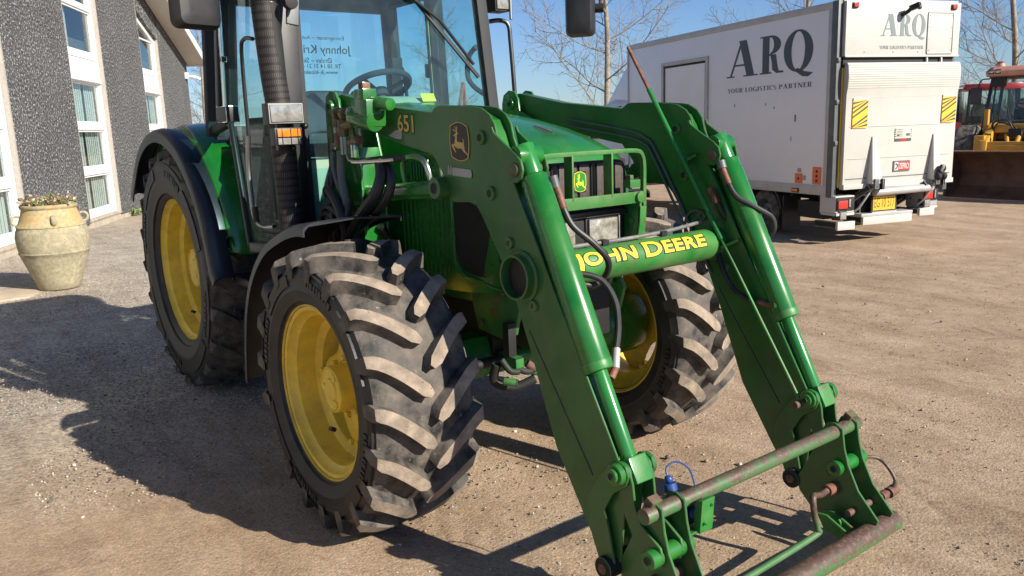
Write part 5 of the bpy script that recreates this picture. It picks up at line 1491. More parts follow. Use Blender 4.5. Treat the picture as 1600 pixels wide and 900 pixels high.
# far side
hb.cyl((.850, .462, 1.43), (.892, .455, 1.36), .013, M_copper); hb.cyl((.842, .465, 1.45), (.855, .462, 1.42), .019, M_galv)
hose([(.892, .455, 1.36), (.93, .46, 1.31), (.985, .51, 1.265), (1.02, .57, 1.22), (1.02, .58, 1.165), (.975, .56, 1.14), (.91, .52, 1.165), (.86, .48, 1.22), (.835, .455, 1.28)])
hb.cyl((.835, .455, 1.28), (.80, .45, 1.34), .013, M_copper)
hose([(.84, .46, 1.10), (.87, .44, 1.03), (.93, .44, .94), (1.0, .45, .90), (1.06, .47, .885)])
hb.cyl((1.04, .465, .89), (1.11, .475, .885), .013, M_copper); hb.cyl((1.105, .475, .885), (1.125, .49, .885), .02, M_green)
# pipes along the far arm's inner face
for k in (0, 1):
    hose([(-.1+.0*k, .466, 1.645-.03*k), (.30, .466, 1.585-.03*k), (.42, .466, 1.55-.03*k), (.50-.02*k, .466, 1.47-.02*k), (.80-.03*k, .466, .98)], .006, M_galv, 5)
    hose([(.66+.03*k, .466, 1.10), (.66+.03*k, .466, 1.20-.02*k), (.70+.02*k, .466, 1.24-.03*k), (.76, .466, 1.235-.03*k)], .006, M_galv, 5)
hb.build_apart('hydraulic_hose', T, gap=.001)
# valve block on the near mast
hb = MB()
hb.bx(-.28, -.16, -.64, -.57, 1.63, 1.725, M_green); hb.cyl((-.30, -.622, 1.665), (-.16, -.61, 1.645), .034, M_green, seg=20); hb.bx(-.27, -.20, -.63, -.58, 1.72, 1.765, M_green)
hb.cyl((-.185, -.60, 1.715), (-.10, -.58, 1.705), .022, M_green, seg=16); hb.box((-.25, -.60, 1.775), (.035, .03, .03), M_copper)
for x, z in ((-.42, 1.685), (-.36, 1.680)):
    hb.cyl((x, -.635, z), (x+.02, -.635, z), .024, M_copper, seg=8); hb.cyl((x, -.635, z-.05), (x, -.635, z+.018), .017, M_copper, seg=8)
hb.cyl((-.42, -.635, 1.69), (-.29, -.625, 1.68), .014, M_copper, seg=8); hb.cyl((-.31, -.63, 1.685), (-.29, -.63, 1.684), .022, M_greytext, seg=8)
hb.cyl((-.37, -.64, 1.635), (-.28, -.635, 1.645), .018, M_copper, seg=8); hb.cyl((-.36, -.64, 1.60), (-.36, -.64, 1.66), .021, M_copper, seg=6); hb.cyl((-.33, -.63, 1.575), (-.26, -.63, 1.585), .018, M_copper, seg=8)
hb.cyl((-.42, -.635, 1.56), (-.42, -.635, 1.64), .015, M_copper); hb.cyl((-.415, -.635, 1.61), (-.415, -.635, 1.635), .019, M_greytext, seg=8); hb.cyl((-.355, -.64, 1.53), (-.355, -.64, 1.60), .018, M_greytext, seg=8); hb.cyl((-.29, -.635, 1.52), (-.29, -.635, 1.57), .015, M_steel, seg=8)
hb.v = [(-.32+(x+.32)*1.12+.085, -.62+(y+.62)*1.25-.012, 1.65+(z-1.65)*1.15+.012) for x, y, z in hb.v]
hb.build('valve_block', T, bevel=.003)
hb = MB()
hose([(-.355, -.64, 1.54), (-.355, -.645, 1.46), (-.34, -.65, 1.40), (-.30, -.655, 1.30), (-.29, -.65, 1.22)], .018, M_galv)
hose([(-.42, -.635, 1.57), (-.43, -.645, 1.50), (-.40, -.65, 1.42), (-.34, -.65, 1.34), (-.30, -.65, 1.28)], .012, M_galv)
hose([(-.42, -.64, 1.55), (-.46, -.64, 1.46), (-.44, -.65, 1.36), (-.38, -.66, 1.30)], .011)
hose([(-.29, -.635, 1.53), (-.27, -.64, 1.50), (-.20, -.635, 1.495), (-.05, -.62, 1.50), (.05, -.60, 1.505)], .010, M_chrome)
hose([(-.20, -.62, 1.495), (-.05, -.60, 1.505), (.08, -.58, 1.51)], .015)
random.seed(11)
hose([(-.08, -.60, 1.50), (-.02, -.63, 1.44), (-.03, -.66, 1.36), (-.12, -.68, 1.28), (-.22, -.68, 1.20), (-.30, -.66, 1.15)], .024)
hose([(-.06, -.58, 1.49), (.01, -.60, 1.43), (0, -.62, 1.35), (-.10, -.64, 1.27), (-.25, -.64, 1.20)], .020)
hose([(-.52, -.60, 1.30), (-.48, -.66, 1.36), (-.40, -.68, 1.36), (-.30, -.69, 1.28), (-.26, -.69, 1.18), (-.32, -.68, 1.10), (-.42, -.66, 1.12)], .022)
hose([(-.60, -.60, 1.05), (-.56, -.66, 1.20), (-.48, -.68, 1.29), (-.38, -.67, 1.27), (-.30, -.66, 1.18)], .014)
hose([(-.62, -.60, 1.02), (-.60, -.64, 1.14), (-.54, -.67, 1.24), (-.46, -.67, 1.26), (-.40, -.66, 1.2), (-.36, -.64, 1.08)], .014)
hose([(-.56, -.58, 1.0), (-.53, -.63, 1.10), (-.46, -.66, 1.20), (-.40, -.66, 1.22), (-.33, -.68, 1.14), (-.28, -.68, 1.20), (-.26, -.66, 1.34)], .015)
hose([(-.48, -.62, 1.0), (-.44, -.66, 1.10), (-.42, -.67, 1.22), (-.46, -.66, 1.34), (-.52, -.62, 1.42)], .011)
for k in range(5):
    a = random.random()
    hose([(-.60+.08*k, -.60, .98), (-.56+.07*k, -.66, 1.08+.05*a), (-.50+.06*k, -.665, 1.18+.06*a), (-.48+.03*k, -.62, 1.30)], .009)
hose([(-.44, -.665, 1.25), (-.40, -.68, 1.16), (-.38, -.68, 1.09)], .004, M_copper)
hb.bx(-.66, -.36, -.60, -.50, .93, 1.06, M_dark)
hb.build_apart('mast_hose', T, gap=-.03)
# ------------------------------------------------------------------ white box truck (local x = forward, y = left, the visible side is y = 0)
tk = thing('box_truck', 'white box truck with slate lettering on its side and a raised tail lift', 'truck', (-2.7159, 7.1666, 0), 2.84332)
LB, WB2 = 5.27, 1.87
mb = MB()
mb.bx(.03, LB, -WB2, 0, .74, 2.90, M_boxside)
mb.build('box_body', tk, bevel=.006)
mb = MB()
mb.bx(.02, LB+.01, -.03, .012, .62, .745, M_alu); mb.bx(.02, LB+.01, -WB2-.012, -WB2+.03, .62, .745, M_alu)
mb.bx(.02, LB+.01, -.05, .014, 2.88, 2.965, M_alu); mb.bx(.02, LB+.01, -WB2-.014, -WB2+.05, 2.88, 2.965, M_alu)
mb.bx(LB-.03, LB+.016, -.04, .014, .745, 2.88, M_alu); mb.bx(.10, .165, -.03, .010, .745, 2.88, M_alu)
mb.bx(.05, LB, -WB2, 0, 2.90, 2.955, M_alu)
mb.build_apart('edge_rail', tk, bevel=.004, gap=-.002)
mb = MB(); mb.bx(-.005, .10, -.05, .016, .60, 2.97, M_galv); mb.bx(-.005, .10, -WB2-.016, -WB2+.05, .60, 2.97, M_galv)
for z in (1.25, 1.75, 2.25): mb.bx(-.03, .0, -.03, .012, z, z+.05, M_galv)
mb.bx(-.012, -.005, -.10, -.06, .72, 2.25, M_hazy)
mb.build_apart('rear_post', tk, bevel=.004, gap=.04)
mb = MB()
mb.bx(2.79, 4.02, .001, .008, .75, 2.51, M_boxside)
for a, b, c, d in ((2.73, 2.79, .75, 2.56), (4.02, 4.08, .75, 2.56), (2.79, 4.02, 2.51, 2.56)): mb.bx(a, b, .001, .028, c, d, M_alu)
mb.bx(2.79, 2.825, .006, .010, .75, 2.505, M_dark); mb.bx(2.79, 4.02, .0062, .0102, 2.47, 2.505, M_dark); mb.bx(3.98, 4.02, .0064, .009, .75, 2.47, M_galv)
mb.build('side_door', tk)
mb = MB()
def sd(u, v, k): return Vector((u, .0012+k, v))
serif_text(mb, 'A', M_letter, sd, 2.245, 1.525, 2.20, 2.70, T=.21, h=.05); serif_text(mb, 'R', M_letter, sd, 1.50, .985, 2.20, 2.70, T=.24, h=.05); serif_text(mb, 'Q', M_letter, sd, 1.0, .405, 2.20, 2.70, T=.23, h=.05)
serif_text(mb, 'YOUR LOGISTICS PARTNER', M_letter, sd, 2.24, .43, 1.985, 2.045, T=.2, h=.07)
mb.build('side_lettering', tk, fixn=False, smooth=0)
mb = MB()
mb.bx(.70, .555, .001, .006, .755, .88, M_orange); mb.bx(.365, .205, .001, .006, .755, .975, M_orange)
for z in (.80, .86, .92): mb.cyl((.285, .005, z), (.285, .009, z), .018, M_dark, seg=10)
mb.cyl((.63, .005, .815), (.63, .009, .815), .016, M_dark, seg=10)
mb.bx(.655, .585, .001, .004, .895, .95, M_greytext); mb.bx(.545, .49, .001, .004, .80, .86, M_greytext)
for k in range(7): mb.bx(.18, .125, .001, .004, .77+.03*k, .785+.03*k, M_greytext)
random.seed(6)
for x, z, w, h in ((2.05, 1.78, .02, .05), (1.16, 1.73, .02, .03), (.72, 1.55, .03, .09), (.80, 1.30, .015, .06), (1.34, 1.78, .02, .03)): mb.bx(x, x+w, .001, .0016, z, z+h, M_galv)
mb.build_apart('side_label', tk, smooth=0, gap=.02)
mb = MB(); mb.bx(.745, .60, .012, .02, .63, .69, M_black); mb.bx(.73, .615, .02, .028, .64, .68, M_amber); mb.build('side_marker', tk, bevel=.004)
# rear upper panel
mb = MB(); mb.bx(-.06, -.004, -WB2-.005, -.055, 2.31, 2.955, M_lift)
mb.bx(-.075, -.06, -WB2-.01, -.05, 2.30, 2.32, M_lift)
for z in (2.50, 2.73): mb.bx(-.0612, -.058, -1.32, -.07, z, z+.006, M_alu)
mb.bx(-.02, .03, -WB2, -.05, 2.955, 2.985, M_alu)
mb.bx(-.066, -.06, -1.76, -1.34, 2.345, 2.835, M_lift)
for a, b, c, d in ((-1.76, -1.34, 2.83, 2.845), (-1.76, -1.34, 2.335, 2.35)): mb.bx(-.074, -.06, a, b, c, d, M_alu)
for a in (-1.76, -1.345): mb.bx(-.074, -.06, a, a+.012, 2.35, 2.83, M_alu)
for k in range(4):
    for a in (-1.73, -1.37): mb.cyl((-.072, a, 2.38+.14*k), (-.066, a, 2.38+.14*k), .006, M_galv, seg=6)
for a in (-.35, -.8, -1.2): mb.cyl((-.066, a, 2.36), (-.06, a, 2.36), .008, M_galv, seg=6)
mb.build('rear_hatch', tk, bevel=.003)
mb = MB()
def rd(u, v, k): return Vector((-.0615-k-.001, u, v))
serif_text(mb, 'A', M_letter_lt, rd, -.60, -.86, 2.55, 2.81, T=.24, h=.05); serif_text(mb, 'R', M_letter_lt, rd, -.875, -1.08, 2.55, 2.81, T=.24, h=.05); serif_text(mb, 'Q', M_letter_lt, rd, -1.085, -1.31, 2.55, 2.81, T=.24, h=.05)
serif_text(mb, 'YOUR LOGISTICS PARTNER', M_letter_lt, rd, -.58, -1.285, 2.395, 2.435, T=.2, h=.07)
mb.build('rear_lettering', tk, fixn=False, smooth=0)
for y in (-.18, -1.75):
    mb = MB(); mb.box((-.066, y, 2.905), (.014, .085, .07), M_black); mb.box((-.08, y, 2.905), (.02, .07, .055), M_redlens); mb.build('marker_lamp', tk, bevel=.006)
mb = MB(); mb.tube([(-.06, -.91, 2.80), (-.13, -.93, 2.83), (-.16, -.96, 2.87)], .025, M_dark); mb.box((-.19, -.985, 2.885), (.12, .08, .06), M_dark, (0, .3, .4)); mb.sphere((-.24, -1.0, 2.87), .03, M_galv); mb.build('reversing_camera', tk, bevel=.006)
mb = MB()
for y in (-1.36, -1.60): mb.beam((-.05, y, 2.32), (-.06, y-.0, 2.20), .02, .02, M_lift)
mb.bx(-.03, .0, -WB2+.05, -.06, 2.18, 2.31, M_dark); mb.build_apart('hatch_strut', tk)
# tail lift platform raised flat against the rear
mb = MB()
rib = [(-.075, 2.235), (-.10, 2.20), (-.112, 2.05), (-.10, 1.93), (-.085, 1.86), (-.080, 1.60), (-.078, .70), (-.02, .70), (-.02, 2.235)]
mb.prism(rib, 'y', -WB2-.02, -.085, M_lift)
plat = mb.build('tail_lift', tk, bevel=.004)
mb = MB()
for k in range(11):
    z = 1.93+.027*k; x = float(np.interp(z, [1.93, 2.05, 2.20], [-.1015, -.1135, -.1015]))
    mb.bx(x-.002, x+.006, -WB2-.01, -.095, z, z+.012, M_liftrib)
for z in (1.815, 1.46, 1.07): mb.bx(-.086, -.075, -WB2+.06, -.15, z, z+.007, M_alu)
mb.bx(-.0845, -.07, -WB2+.03, -.12, .82, .835, M_galv)
mb.bx(-.10, -.07, -WB2-.02, -.085, .70, .76, M_lift)
mb.build('platform_trim', plat, bevel=.002)
for y in (-.53, -1.53):
    mb = MB(); mb.loft([[Vector((-.08, y+.085, .76)), Vector((-.20, y+.085, .76)), Vector((-.20, y-.085, .76)), Vector((-.08, y-.085, .76))], [Vector((-.08, y+.018, 1.34)), Vector((-.095, y+.018, 1.34)), Vector((-.095, y-.018, 1.34)), Vector((-.08, y-.018, 1.34))]], M_lift)
    mb.box((-.19, y+.03, .76), (.07, .06, .12), M_galv); mb.box((-.19, y-.07, .75), (.08, .03, .14), M_black)
    mb.build('lift_wedge', plat, bevel=.003)
for y0, y1, z0, z1 in ((-.415, -.185, 1.45, 1.785), (-1.86, -1.63, 1.48, 1.80)):
    mb = MB(); mb.bx(-.095, -.082, y0, y1, z0, z1, M_hazy)
    n = 6
    for k in range(n+2):
        za = z0+(z1-z0)*(k-1.9)/n; h = (z1-z0)/n*.50; sl = .13
        P = [(y1, za), (y0, za+sl), (y0, za+sl+h), (y1, za+h)]
        P = [(a, min(max(b, z0), z1)) for a, b in P]
        if z0+.09 < za+sl*.5 < z0+.16: continue
        mb.add([Vector((-.0958, a, b)) for a, b in P], [(0, 1, 2, 3)], M_hazk)
    mb.bx(-.098, -.09, y0, y1, z1, z1+.03, M_lift)
    mb.build('hazard_flag', plat, smooth=0)
mb = MB(); mb.bx(-.090, -.080, -1.145, -.875, .885, 1.02, M_galv); mb.bx(-.093, -.088, -1.13, -.955, .90, 1.005, M_redlens); mb.bx(-.0932, -.088, -.953, -.89, .90, 1.005, M_lift)
v, f = fit(text2d('ZEPRO', 1, .03), -.962, -1.125, .915, .992); mb.add([Vector((-.0938, a, b)) for a, b in v], f, M_lift)
mb.tube([(-.0945, -.905, .985), (-.0945, -.935, .97), (-.0945, -.93, .935), (-.0945, -.905, .92)], .006, M_dark, seg=5)
mb.build('maker_plate', plat, smooth=0)
mb = MB(); mb.bx(-.086, -.078, -1.145, -.88, 1.265, 1.43, M_lift); mb.bx(-.088, -.08, -1.145, -.88, 1.265, 1.30, M_hazk); mb.bx(-.0886, -.08, -1.06, -.97, 1.27, 1.295, M_redlens)
for k in range(5): mb.bx(-.0875, -.08, -1.0+.0, -.90-.01*(k % 2), 1.325+.02*k, 1.331+.02*k, M_hazk)
for k in range(4):
    for y in (-.885, -1.14): mb.bx(-.0877, -.08, y-.008, y+.008, 1.32+.027*k, 1.332+.027*k, M_hazk)
mb.bx(-.0877, -.08, -1.12, -1.06, 1.33, 1.36, M_hazk); mb.bx(-.0877, -.08, -.95, -.91, 1.33, 1.345, M_hazk)
mb.build('info_plate', plat, smooth=0)
# rear lamps, guards, plate, bumper bars, hydraulics
for s, y0, y1 in ((1, -.005, -.30), (-1, -1.43, -1.68)):
    yc, wy = (y0+y1)/2, abs(y1-y0)
    mb = MB(); mb.bx(-.06, .22, y0 if s > 0 else y0, y1, .395, .62, M_lift if s > 0 else M_alu)
    lamp = mb.build('lamp_housing', tk, bevel=.006)
    mb = MB(); z0 = .44 if s > 0 else .52
    mb.box((-.068, yc, .52 if s > 0 else .555), (.02, wy-.02, .17 if s > 0 else .15), M_dark); mb.box((-.082, yc+.05, .515 if s > 0 else .555), (.02, wy*.52, .11), M_redlens); mb.box((-.082, yc-.055, .53 if s > 0 else .56), (.018, wy*.12, .11), M_lens)
    mb.bx(-.075, .2, y0, y1, .37, .415, M_lift)
    mb.build('tail_lamp', lamp, bevel=.006)
for yc, z in ((-.115, .375), (-1.49, .445)):
    mb = MB(); mb.box((-.03, yc, z), (.09, .12, .12), M_black); mb.box((-.08, yc, z), (.01, .10, .10), M_lens); mb.beam((0, yc, z), (.1, yc, z-.06), .04, .03, M_dark); mb.build('reversing_lamp', tk, bevel=.006)
for y0, y1, z0, z1 in ((-.02, -.29, .195, .30), (-.42, -1.22, .235, .335), (-1.35, -1.60, .29, .385)):
    mb = MB(); mb.bx(-.10, -.06, y0, y1, z0, z1, M_lift); mb.bx(-.059, .35, y0-.02 if y1 > -1.3 else y0, (y0 if y1 > -1.3 else y0)-.08, z0+.02, z1-.01, M_dark); mb.build('underrun_bar', tk, bevel=.003)
mb = MB(); mb.bx(-.055, -.03, -.585, -.985, .39, .60, M_dark); mb.bx(-.062, -.055, -.605, -.965, .405, .58, M_plate); mb.bx(-.15, -.03, -.585, -.985, .605, .612, M_dark)
v, f = fit(text2d('EG 10 517', 1, -.005), -.625, -.95, .44, .56); mb.add([Vector((-.0628, a, b)) for a, b in v], f, M_jdblack); mb.bx(-.075, -.03, -.585, -.985, .37, .39, M_alu)
mb.build('number_plate', tk, smooth=0)
mb = MB()
mb.cyl((-.12, -.56, .645), (-.12, -1.50, .655), .052, M_alu, seg=20); mb.bx(-.09, .1, -.40, -1.24, .335, .375, M_alu)
for y in (-.46, -1.38): mb.beam((-.15, y, .72), (.35, y+.16, .34), .05, .07, M_dark); mb.cyl((-.13, y, .70), (.3, y+.20, .40), .03, M_black)
mb.tube([(-.14, -.50, .70), (-.10, -.42, .55), (-.03, -.36, .42), (.1, -.30, .38)], .014, M_hose); mb.tube([(-.20, -1.5, .76), (-.17, -1.46, .66), (-.08, -1.42, .50), (0, -1.40, .42)], .014, M_hose)
for k in range(4): mb.sphere((-.22, -1.50-.03*k, .80+.05*(k % 3)), .045, M_dark, sc=(1, 1, 1.2)); 
mb.tube([(-.22, -1.50, .80), (-.26, -1.53, .92), (-.22, -1.56, .94)], .015, M_hose)
mb.bx(.05, .6, -1.1, -.5, .36, .60, M_dark)
mb.build('lift_gear', tk, bevel=.004)
mb = MB()
for y in (-.50, -1.30): mb.bx(.05, LB+1.2, y-.05, y+.05, .50, .64, M_dark)
for k in range(9): mb.bx(.3+.55*k, .36+.55*k, -1.75, -.10, .56, .63, M_dark)
mb.cyl((1.42, -1.6, .30), (1.42, -.25, .30), .055, M_dark); mb.sphere((1.42, -.93, .30), .15, M_dark); mb.bx(.25, .75, -.55, -.10, .30, .52, M_dark); mb.bx(2.4, 3.4, -1.5, -.9, .35, .55, M_dark)
mb.beam((.9, -.4, .34), (2.1, -.4, .40), .07, .04, M_dark)
mb.build('underframe', tk)
def small_wheel(name, x, y, z, r, w, parent, sg, hubm):
    mb = MB(); pr = [(r*.60, -w/2), (r*.80, -w/2-.005), (r*.93, -w*.46), (r, -w*.36), (r, w*.36), (r*.93, w*.46), (r*.80, w/2+.005), (r*.60, w/2)]
    mb.lathe(pr+[(r*.58, w*.3), (r*.58, -w*.3)], (x, y, z), (0, sg, 0), M_rubber, seg=40, closed=True); wl = mb.build(name, parent)
    mb = MB(); mb.lathe([(0, w*.30), (r*.18, w*.30), (r*.2, w*.18), (r*.45, w*.10), (r*.55, w*.28), (r*.61, w*.46), (r*.60, w*.50), (r*.57, w*.44)], (x, y, z), (0, sg, 0), hubm, seg=32)
    for k in range(10):
        a = 2*math.pi*k/10; c = Vector((x+r*.40*math.cos(a), y+sg*w*.12, z+r*.40*math.sin(a))); mb.cyl(c, c+Vector((0, sg*.004, 0)), r*.06, M_dark, seg=8)
    mb.build('wheel_disc', wl); return wl
for x in (1.42, 5.9):
    small_wheel('wheel', x, -.16, .31, .31, .20, tk, 1, M_galv); small_wheel('wheel', x, -WB2+.16, .31, .31, .20, tk, -1, M_galv)
mb = MB(); P = [(1.42+.42*math.cos(a), .32+.40*math.sin(a)) for a in np.linspace(.15, math.pi-.15, 12)]; Q = [(1.42+.40*math.cos(a), .32+.38*math.sin(a)) for a in np.linspace(math.pi-.15, .15, 12)]
mb.prism(P+Q, 'y', -.28, -.03, M_blackpl); mb.build('wheel_arch', tk)
mb = MB(); mb.bx(.98, 1.0, -.34, -.05, .10, .56, M_blackpl); v, f = fit(text2d('===', 1, .02), -.12, -.30, .13, .16); mb.build('mud_flap', tk)
# cab with roof fairing in front of the box
mb = MB()
def cabring(x, z0, z1, w, r=.12):
    c = -WB2/2; pts = []
    for yy, zz in ((c+w, z0), (c+w, z1-r), (c+w-r*.3, z1-r*.35), (c+w-r, z1), (c-w+r, z1), (c-w+r*.3, z1-r*.35), (c-w, z1-r), (c-w, z0)): pts.append(Vector((x, yy, zz)))
    return pts
mb.loft([cabring(5.32, .45, 2.05, .90), cabring(6.0, .42, 2.06, .91), cabring(6.55, .42, 1.95, .90), cabring(7.05, .42, 1.42, .88), cabring(7.5, .42, 1.10, .84), cabring(7.72, .45, .86, .76)], M_white)
cabb = mb.build('cab', tk, smooth=50)
mb = MB(); mb.loft([cabring(5.30, 1.98, 2.90, .86, .2), cabring(5.55, 1.98, 2.72, .84, .2), cabring(6.0, 1.98, 2.40, .80, .15), cabring(6.45, 1.98, 2.05, .74, .05)], M_boxside); mb.build('roof_fairing', tk, smooth=50)
mb = MB(); mb.prism([(5.55, 1.35), (6.95, 1.32), (6.55, 1.88), (5.6, 1.92)], 'y', -.032, -.020, M_dark); mb.build('cab_window', cabb)

# ------------------------------------------------------------------ yellow wheel loader with its bucket on the ground
wl_rot = math.atan2(-.09639, .99534)
wl = thing('wheel_loader', 'yellow wheel loader with faded orange cab roof and rusty bucket on the ground', 'wheel loader', (-4.3838, 13.7590, 0), wl_rot)
mb = MB()
BK = [(-.02, .0), (-.03, .03), (.25, .10), (.43, .22), (.50, .42), (.44, .64), (.27, .79), (.05, .865), (.05, .885), (.29, .82), (.48, .66), (.55, .42), (.47, .19), (.28, .07)]
mb.prism(BK, 'x', 0, 2.7, M_bucket)
sidep = [(-.03, .0), (.28, .07), (.47, .19), (.55, .42), (.48, .66), (.29, .82), (.05, .885), (.03, .45)]
for x in (0, 2.675): mb.prism(sidep, 'x', x-.002, x+.027, M_bucket)
bk = mb.build('bucket', wl, bevel=.006)
mb = MB(); mb.bx(-.03, 2.73, -.045, .10, -.002, .028, M_bucketedge); mb.bx(-.02, 2.72, .03, .09, .868, .892, M_bucketedge); mb.bx(-.012, -.002, -.03, .06, .028, .36, M_bucketedge)
mb.beam((-.008, -.02, .33), (-.008, .04, .87), .012, .04, M_bucketedge, (1, 0, 0))
mb.build('cutting_edge', bk)
# machine body is articulated to the left behind the bucket
ML = Matrix.Translation((.02, 2.6, 0)) @ Matrix.Rotation(.30, 4, 'Z')
def put(mb):   # local machine frame: x right-left across, y backwards
    mb.v = [tuple(ML @ Vector(p)) for p in mb.v]; return mb
mb = MB()
mb.bx(-.62, .62, -.35, 2.3, .75, 1.20, M_cat); mb.bx(-.60, -.42, -1.3, -.2, .75, 1.12, M_cat); mb.bx(.42, .60, -1.3, -.2, .75, 1.12, M_cat)
mb.prism([(-1.45, .70), (-1.35, 1.02), (-.35, 1.36), (-.30, 1.05), (-.9, .75)], 'x', -.50, -.36, M_cat); mb.prism([(-1.45, .70), (-1.35, 1.02), (-.35, 1.36), (-.30, 1.05), (-.9, .75)], 'x', .36, .50, M_cat)
mb.bx(-.36, .36, -.75, -.35, 1.16, 1.32, M_cat); mb.bx(-.36, .36, -1.30, -1.12, .84, 1.0, M_cat)
mb.cyl((-.5, -1.25, .90), (.5, -1.25, .90), .07, M_cat); mb.bx(-.62, -.54, -.45, -.3, .6, 1.62, M_cat); mb.bx(.54, .62, -.45, -.3, .6, 1.62, M_cat)
mb.prism([(2.3, .75), (2.3, 1.3), (3.6, 1.35), (3.8, .9), (3.7, .7)], 'x', -.6, .6, M_cat)
mb.bx(-.45, .45, -.5, -.28, .60, 1.05, M_dark)
put(mb).build('chassis', wl, bevel=.01)
mb = MB()
mb.cyl((-.1, -.95, 1.12), (-.02, -1.28, .95), .035, M_cat); mb.cyl((.12, -.9, 1.15), (.12, -1.28, .92), .04, M_cat); mb.cyl((-.05, -1.0, .75), (-.05, -1.0, 1.15), .02, M_copper); mb.cyl((.14, -1.0, .75), (.14, -1.0, 1.15), .02, M_copper)
mb.box((.05, -.98, 1.16), (.22, .12, .16), M_dark)
for a in ([(-.40, -.5, 1.1), (-.35, -.9, 1.35), (-.1, -1.0, 1.40), (.02, -1.0, 1.18)], [(-.2, -.5, 1.62), (-.08, -.9, 1.40), (.05, -1.0, 1.25), (.1, -1.0, 1.15)], [(-.38, -.6, .8), (-.36, -.8, 1.2), (-.25, -.9, 1.36), (-.02, -1.0, 1.30)], [(.3, -.5, 1.4), (.25, -.9, 1.3), (.15, -1.0, 1.2)], [(-.45, -.5, .7), (-.44, -.6, 1.2), (-.40, -.6, 1.5)]): mb.tube(a, .016, M_hose)
put(mb).build('loader_linkage', wl)
mb = MB()
for sx_ in (-1, 1):
    mb.beam((.72*sx_, -.02, 1.15), (.62*sx_, .18, 2.28), .06, .08, M_black, (0, 1, 0)); mb.beam((.70*sx_, 1.25, 1.15), (.62*sx_, 1.20, 2.28), .06, .08, M_black, (0, 1, 0)); mb.beam((.60*sx_, .12, 1.2), (.56*sx_, .22, 2.28), .03, .05, M_cabtrim, (0, 1, 0))
mb.bx(-.68, .68, .10, 1.25, 2.24, 2.30, M_black); mb.bx(-.70, .70, 0, 1.3, 1.05, 1.16, M_black); mb.beam((-.70, .0, 1.18), (.70, .0, 1.18), .05, .06, M_black)
mb.box((-.50, .1, 2.16), (.26, .12, .18), M_cabtrim)
put(mb).build('cab_frame', wl, bevel=.006)
mb = MB(); mb.loft([[Vector((x, y, 2.28)) for x, y in ((-.72, .02), (-.62, -.14), (.62, -.14), (.72, .02), (.72, 1.35), (-.72, 1.35))], [Vector((x, y, 2.38)) for x, y in ((-.74, 0), (-.62, -.18), (.62, -.18), (.74, 0), (.74, 1.4), (-.74, 1.4))], [Vector((x, y, 2.47)) for x, y in ((-.66, .06), (-.56, -.10), (.56, -.10), (.66, .06), (.66, 1.3), (-.66, 1.3))]], M_catroof)
mb.cyl((-.50, .15, 2.46), (-.50, .15, 2.54), .09, M_catroof, r1=.075); mb.sphere((-.50, .15, 2.545), .075, M_copper, sc=(1, 1, .55))
rf = put(mb).build('cab_roof', wl, bevel=.01)
for x in (-.60, -.48):
    mb = MB(); mb.box((x, -.145, 2.37), (.10, .05, .09), M_dark); mb.box((x, -.175, 2.37), (.07, .02, .06), M_lens); put(mb).build('roof_lamp', rf, bevel=.004)
mb = MB(); mb.loft([[Vector(p) for p in ((-.66, -.005, 1.2), (.66, -.005, 1.2), (.58, .15, 2.24), (-.58, .15, 2.24))], [Vector(p) for p in ((-.66, 0, 1.2), (.66, 0, 1.2), (.58, .155, 2.24), (-.58, .155, 2.24))]], M_glass_side); put(mb).build('windscreen', wl, smooth=0)
mb = MB(); mb.loft([[Vector((-.28, y, 1.0)), Vector((.28, y, 1.0)), Vector((.26, y, 1.62)), Vector((.18, y, 1.82)), Vector((-.18, y, 1.82)), Vector((-.26, y, 1.62))] for y in (.75, .90)], M_tan); mb.bx(-.28, .28, .4, .9, 1.2, 1.38, M_seat); mb.bx(-.30, .30, .735, .748, 1.2, 1.62, M_seat); put(mb).build('seat', wl, bevel=.03)
mb = MB()
c0 = Vector((0, .38, 1.72)); axw = Vector((0, -.5, .86)).normalized(); e1w = Vector((1, 0, 0)); e2w = axw.cross(e1w)
rg = [c0+.21*(math.cos(2*math.pi*k/28)*e1w+math.sin(2*math.pi*k/28)*e2w) for k in range(28)]
mb.loft([[p+.016*(math.cos(a)*(p-c0).normalized()+math.sin(a)*axw) for a in [2*math.pi*q/8 for q in range(8)]] for p in rg], M_black, cap=False, loop=True)
mb.beam(c0-e1w*.2, c0+e1w*.2, .03, .015, M_black, axw); mb.cyl(c0-axw*.5, c0, .03, M_black); put(mb).build('steering_wheel', wl)
for sx_ in (-1, 1):
    mb = MB(); mb.box((.86*sx_, -.10, 1.90), (.20, .05, .34), M_blackpl); mb.tube([(.68*sx_, .15, 2.24), (.80*sx_, .0, 2.22), (.84*sx_, -.08, 2.05)], .014, M_black); mb.tube([(.90*sx_, -.1, 1.72), (.93*sx_, -.1, 1.5), (.84*sx_, -.05, 1.36)], .012, M_black); mb.box((.88*sx_, -.05, 1.42), (.26, .06, .14), M_blackpl); put(mb).build('mirror', wl, bevel=.01)
mb = MB(); mb.prism([(-.75, 1.12), (-.3, 1.18), (.3, 1.12), (.6, .95), (.6, .88), (-.3, .98), (-.75, 1.0)], 'x', -1.05, -.66, M_dark); mb.tube([(-.78, -.2, 1.15), (-.80, -.15, 1.0), (-.9, .1, .85)], .02, M_cat); mb.box((-.74, -.16, 1.12), (.16, .06, .20), M_cat, (0, .4, 0)); mb.prism([(-.75, 1.12), (-.3, 1.18), (.3, 1.12), (.6, .95), (.6, .88), (-.3, .98), (-.75, 1.0)], 'x', .66, 1.05, M_dark); put(mb).build('fender', wl)
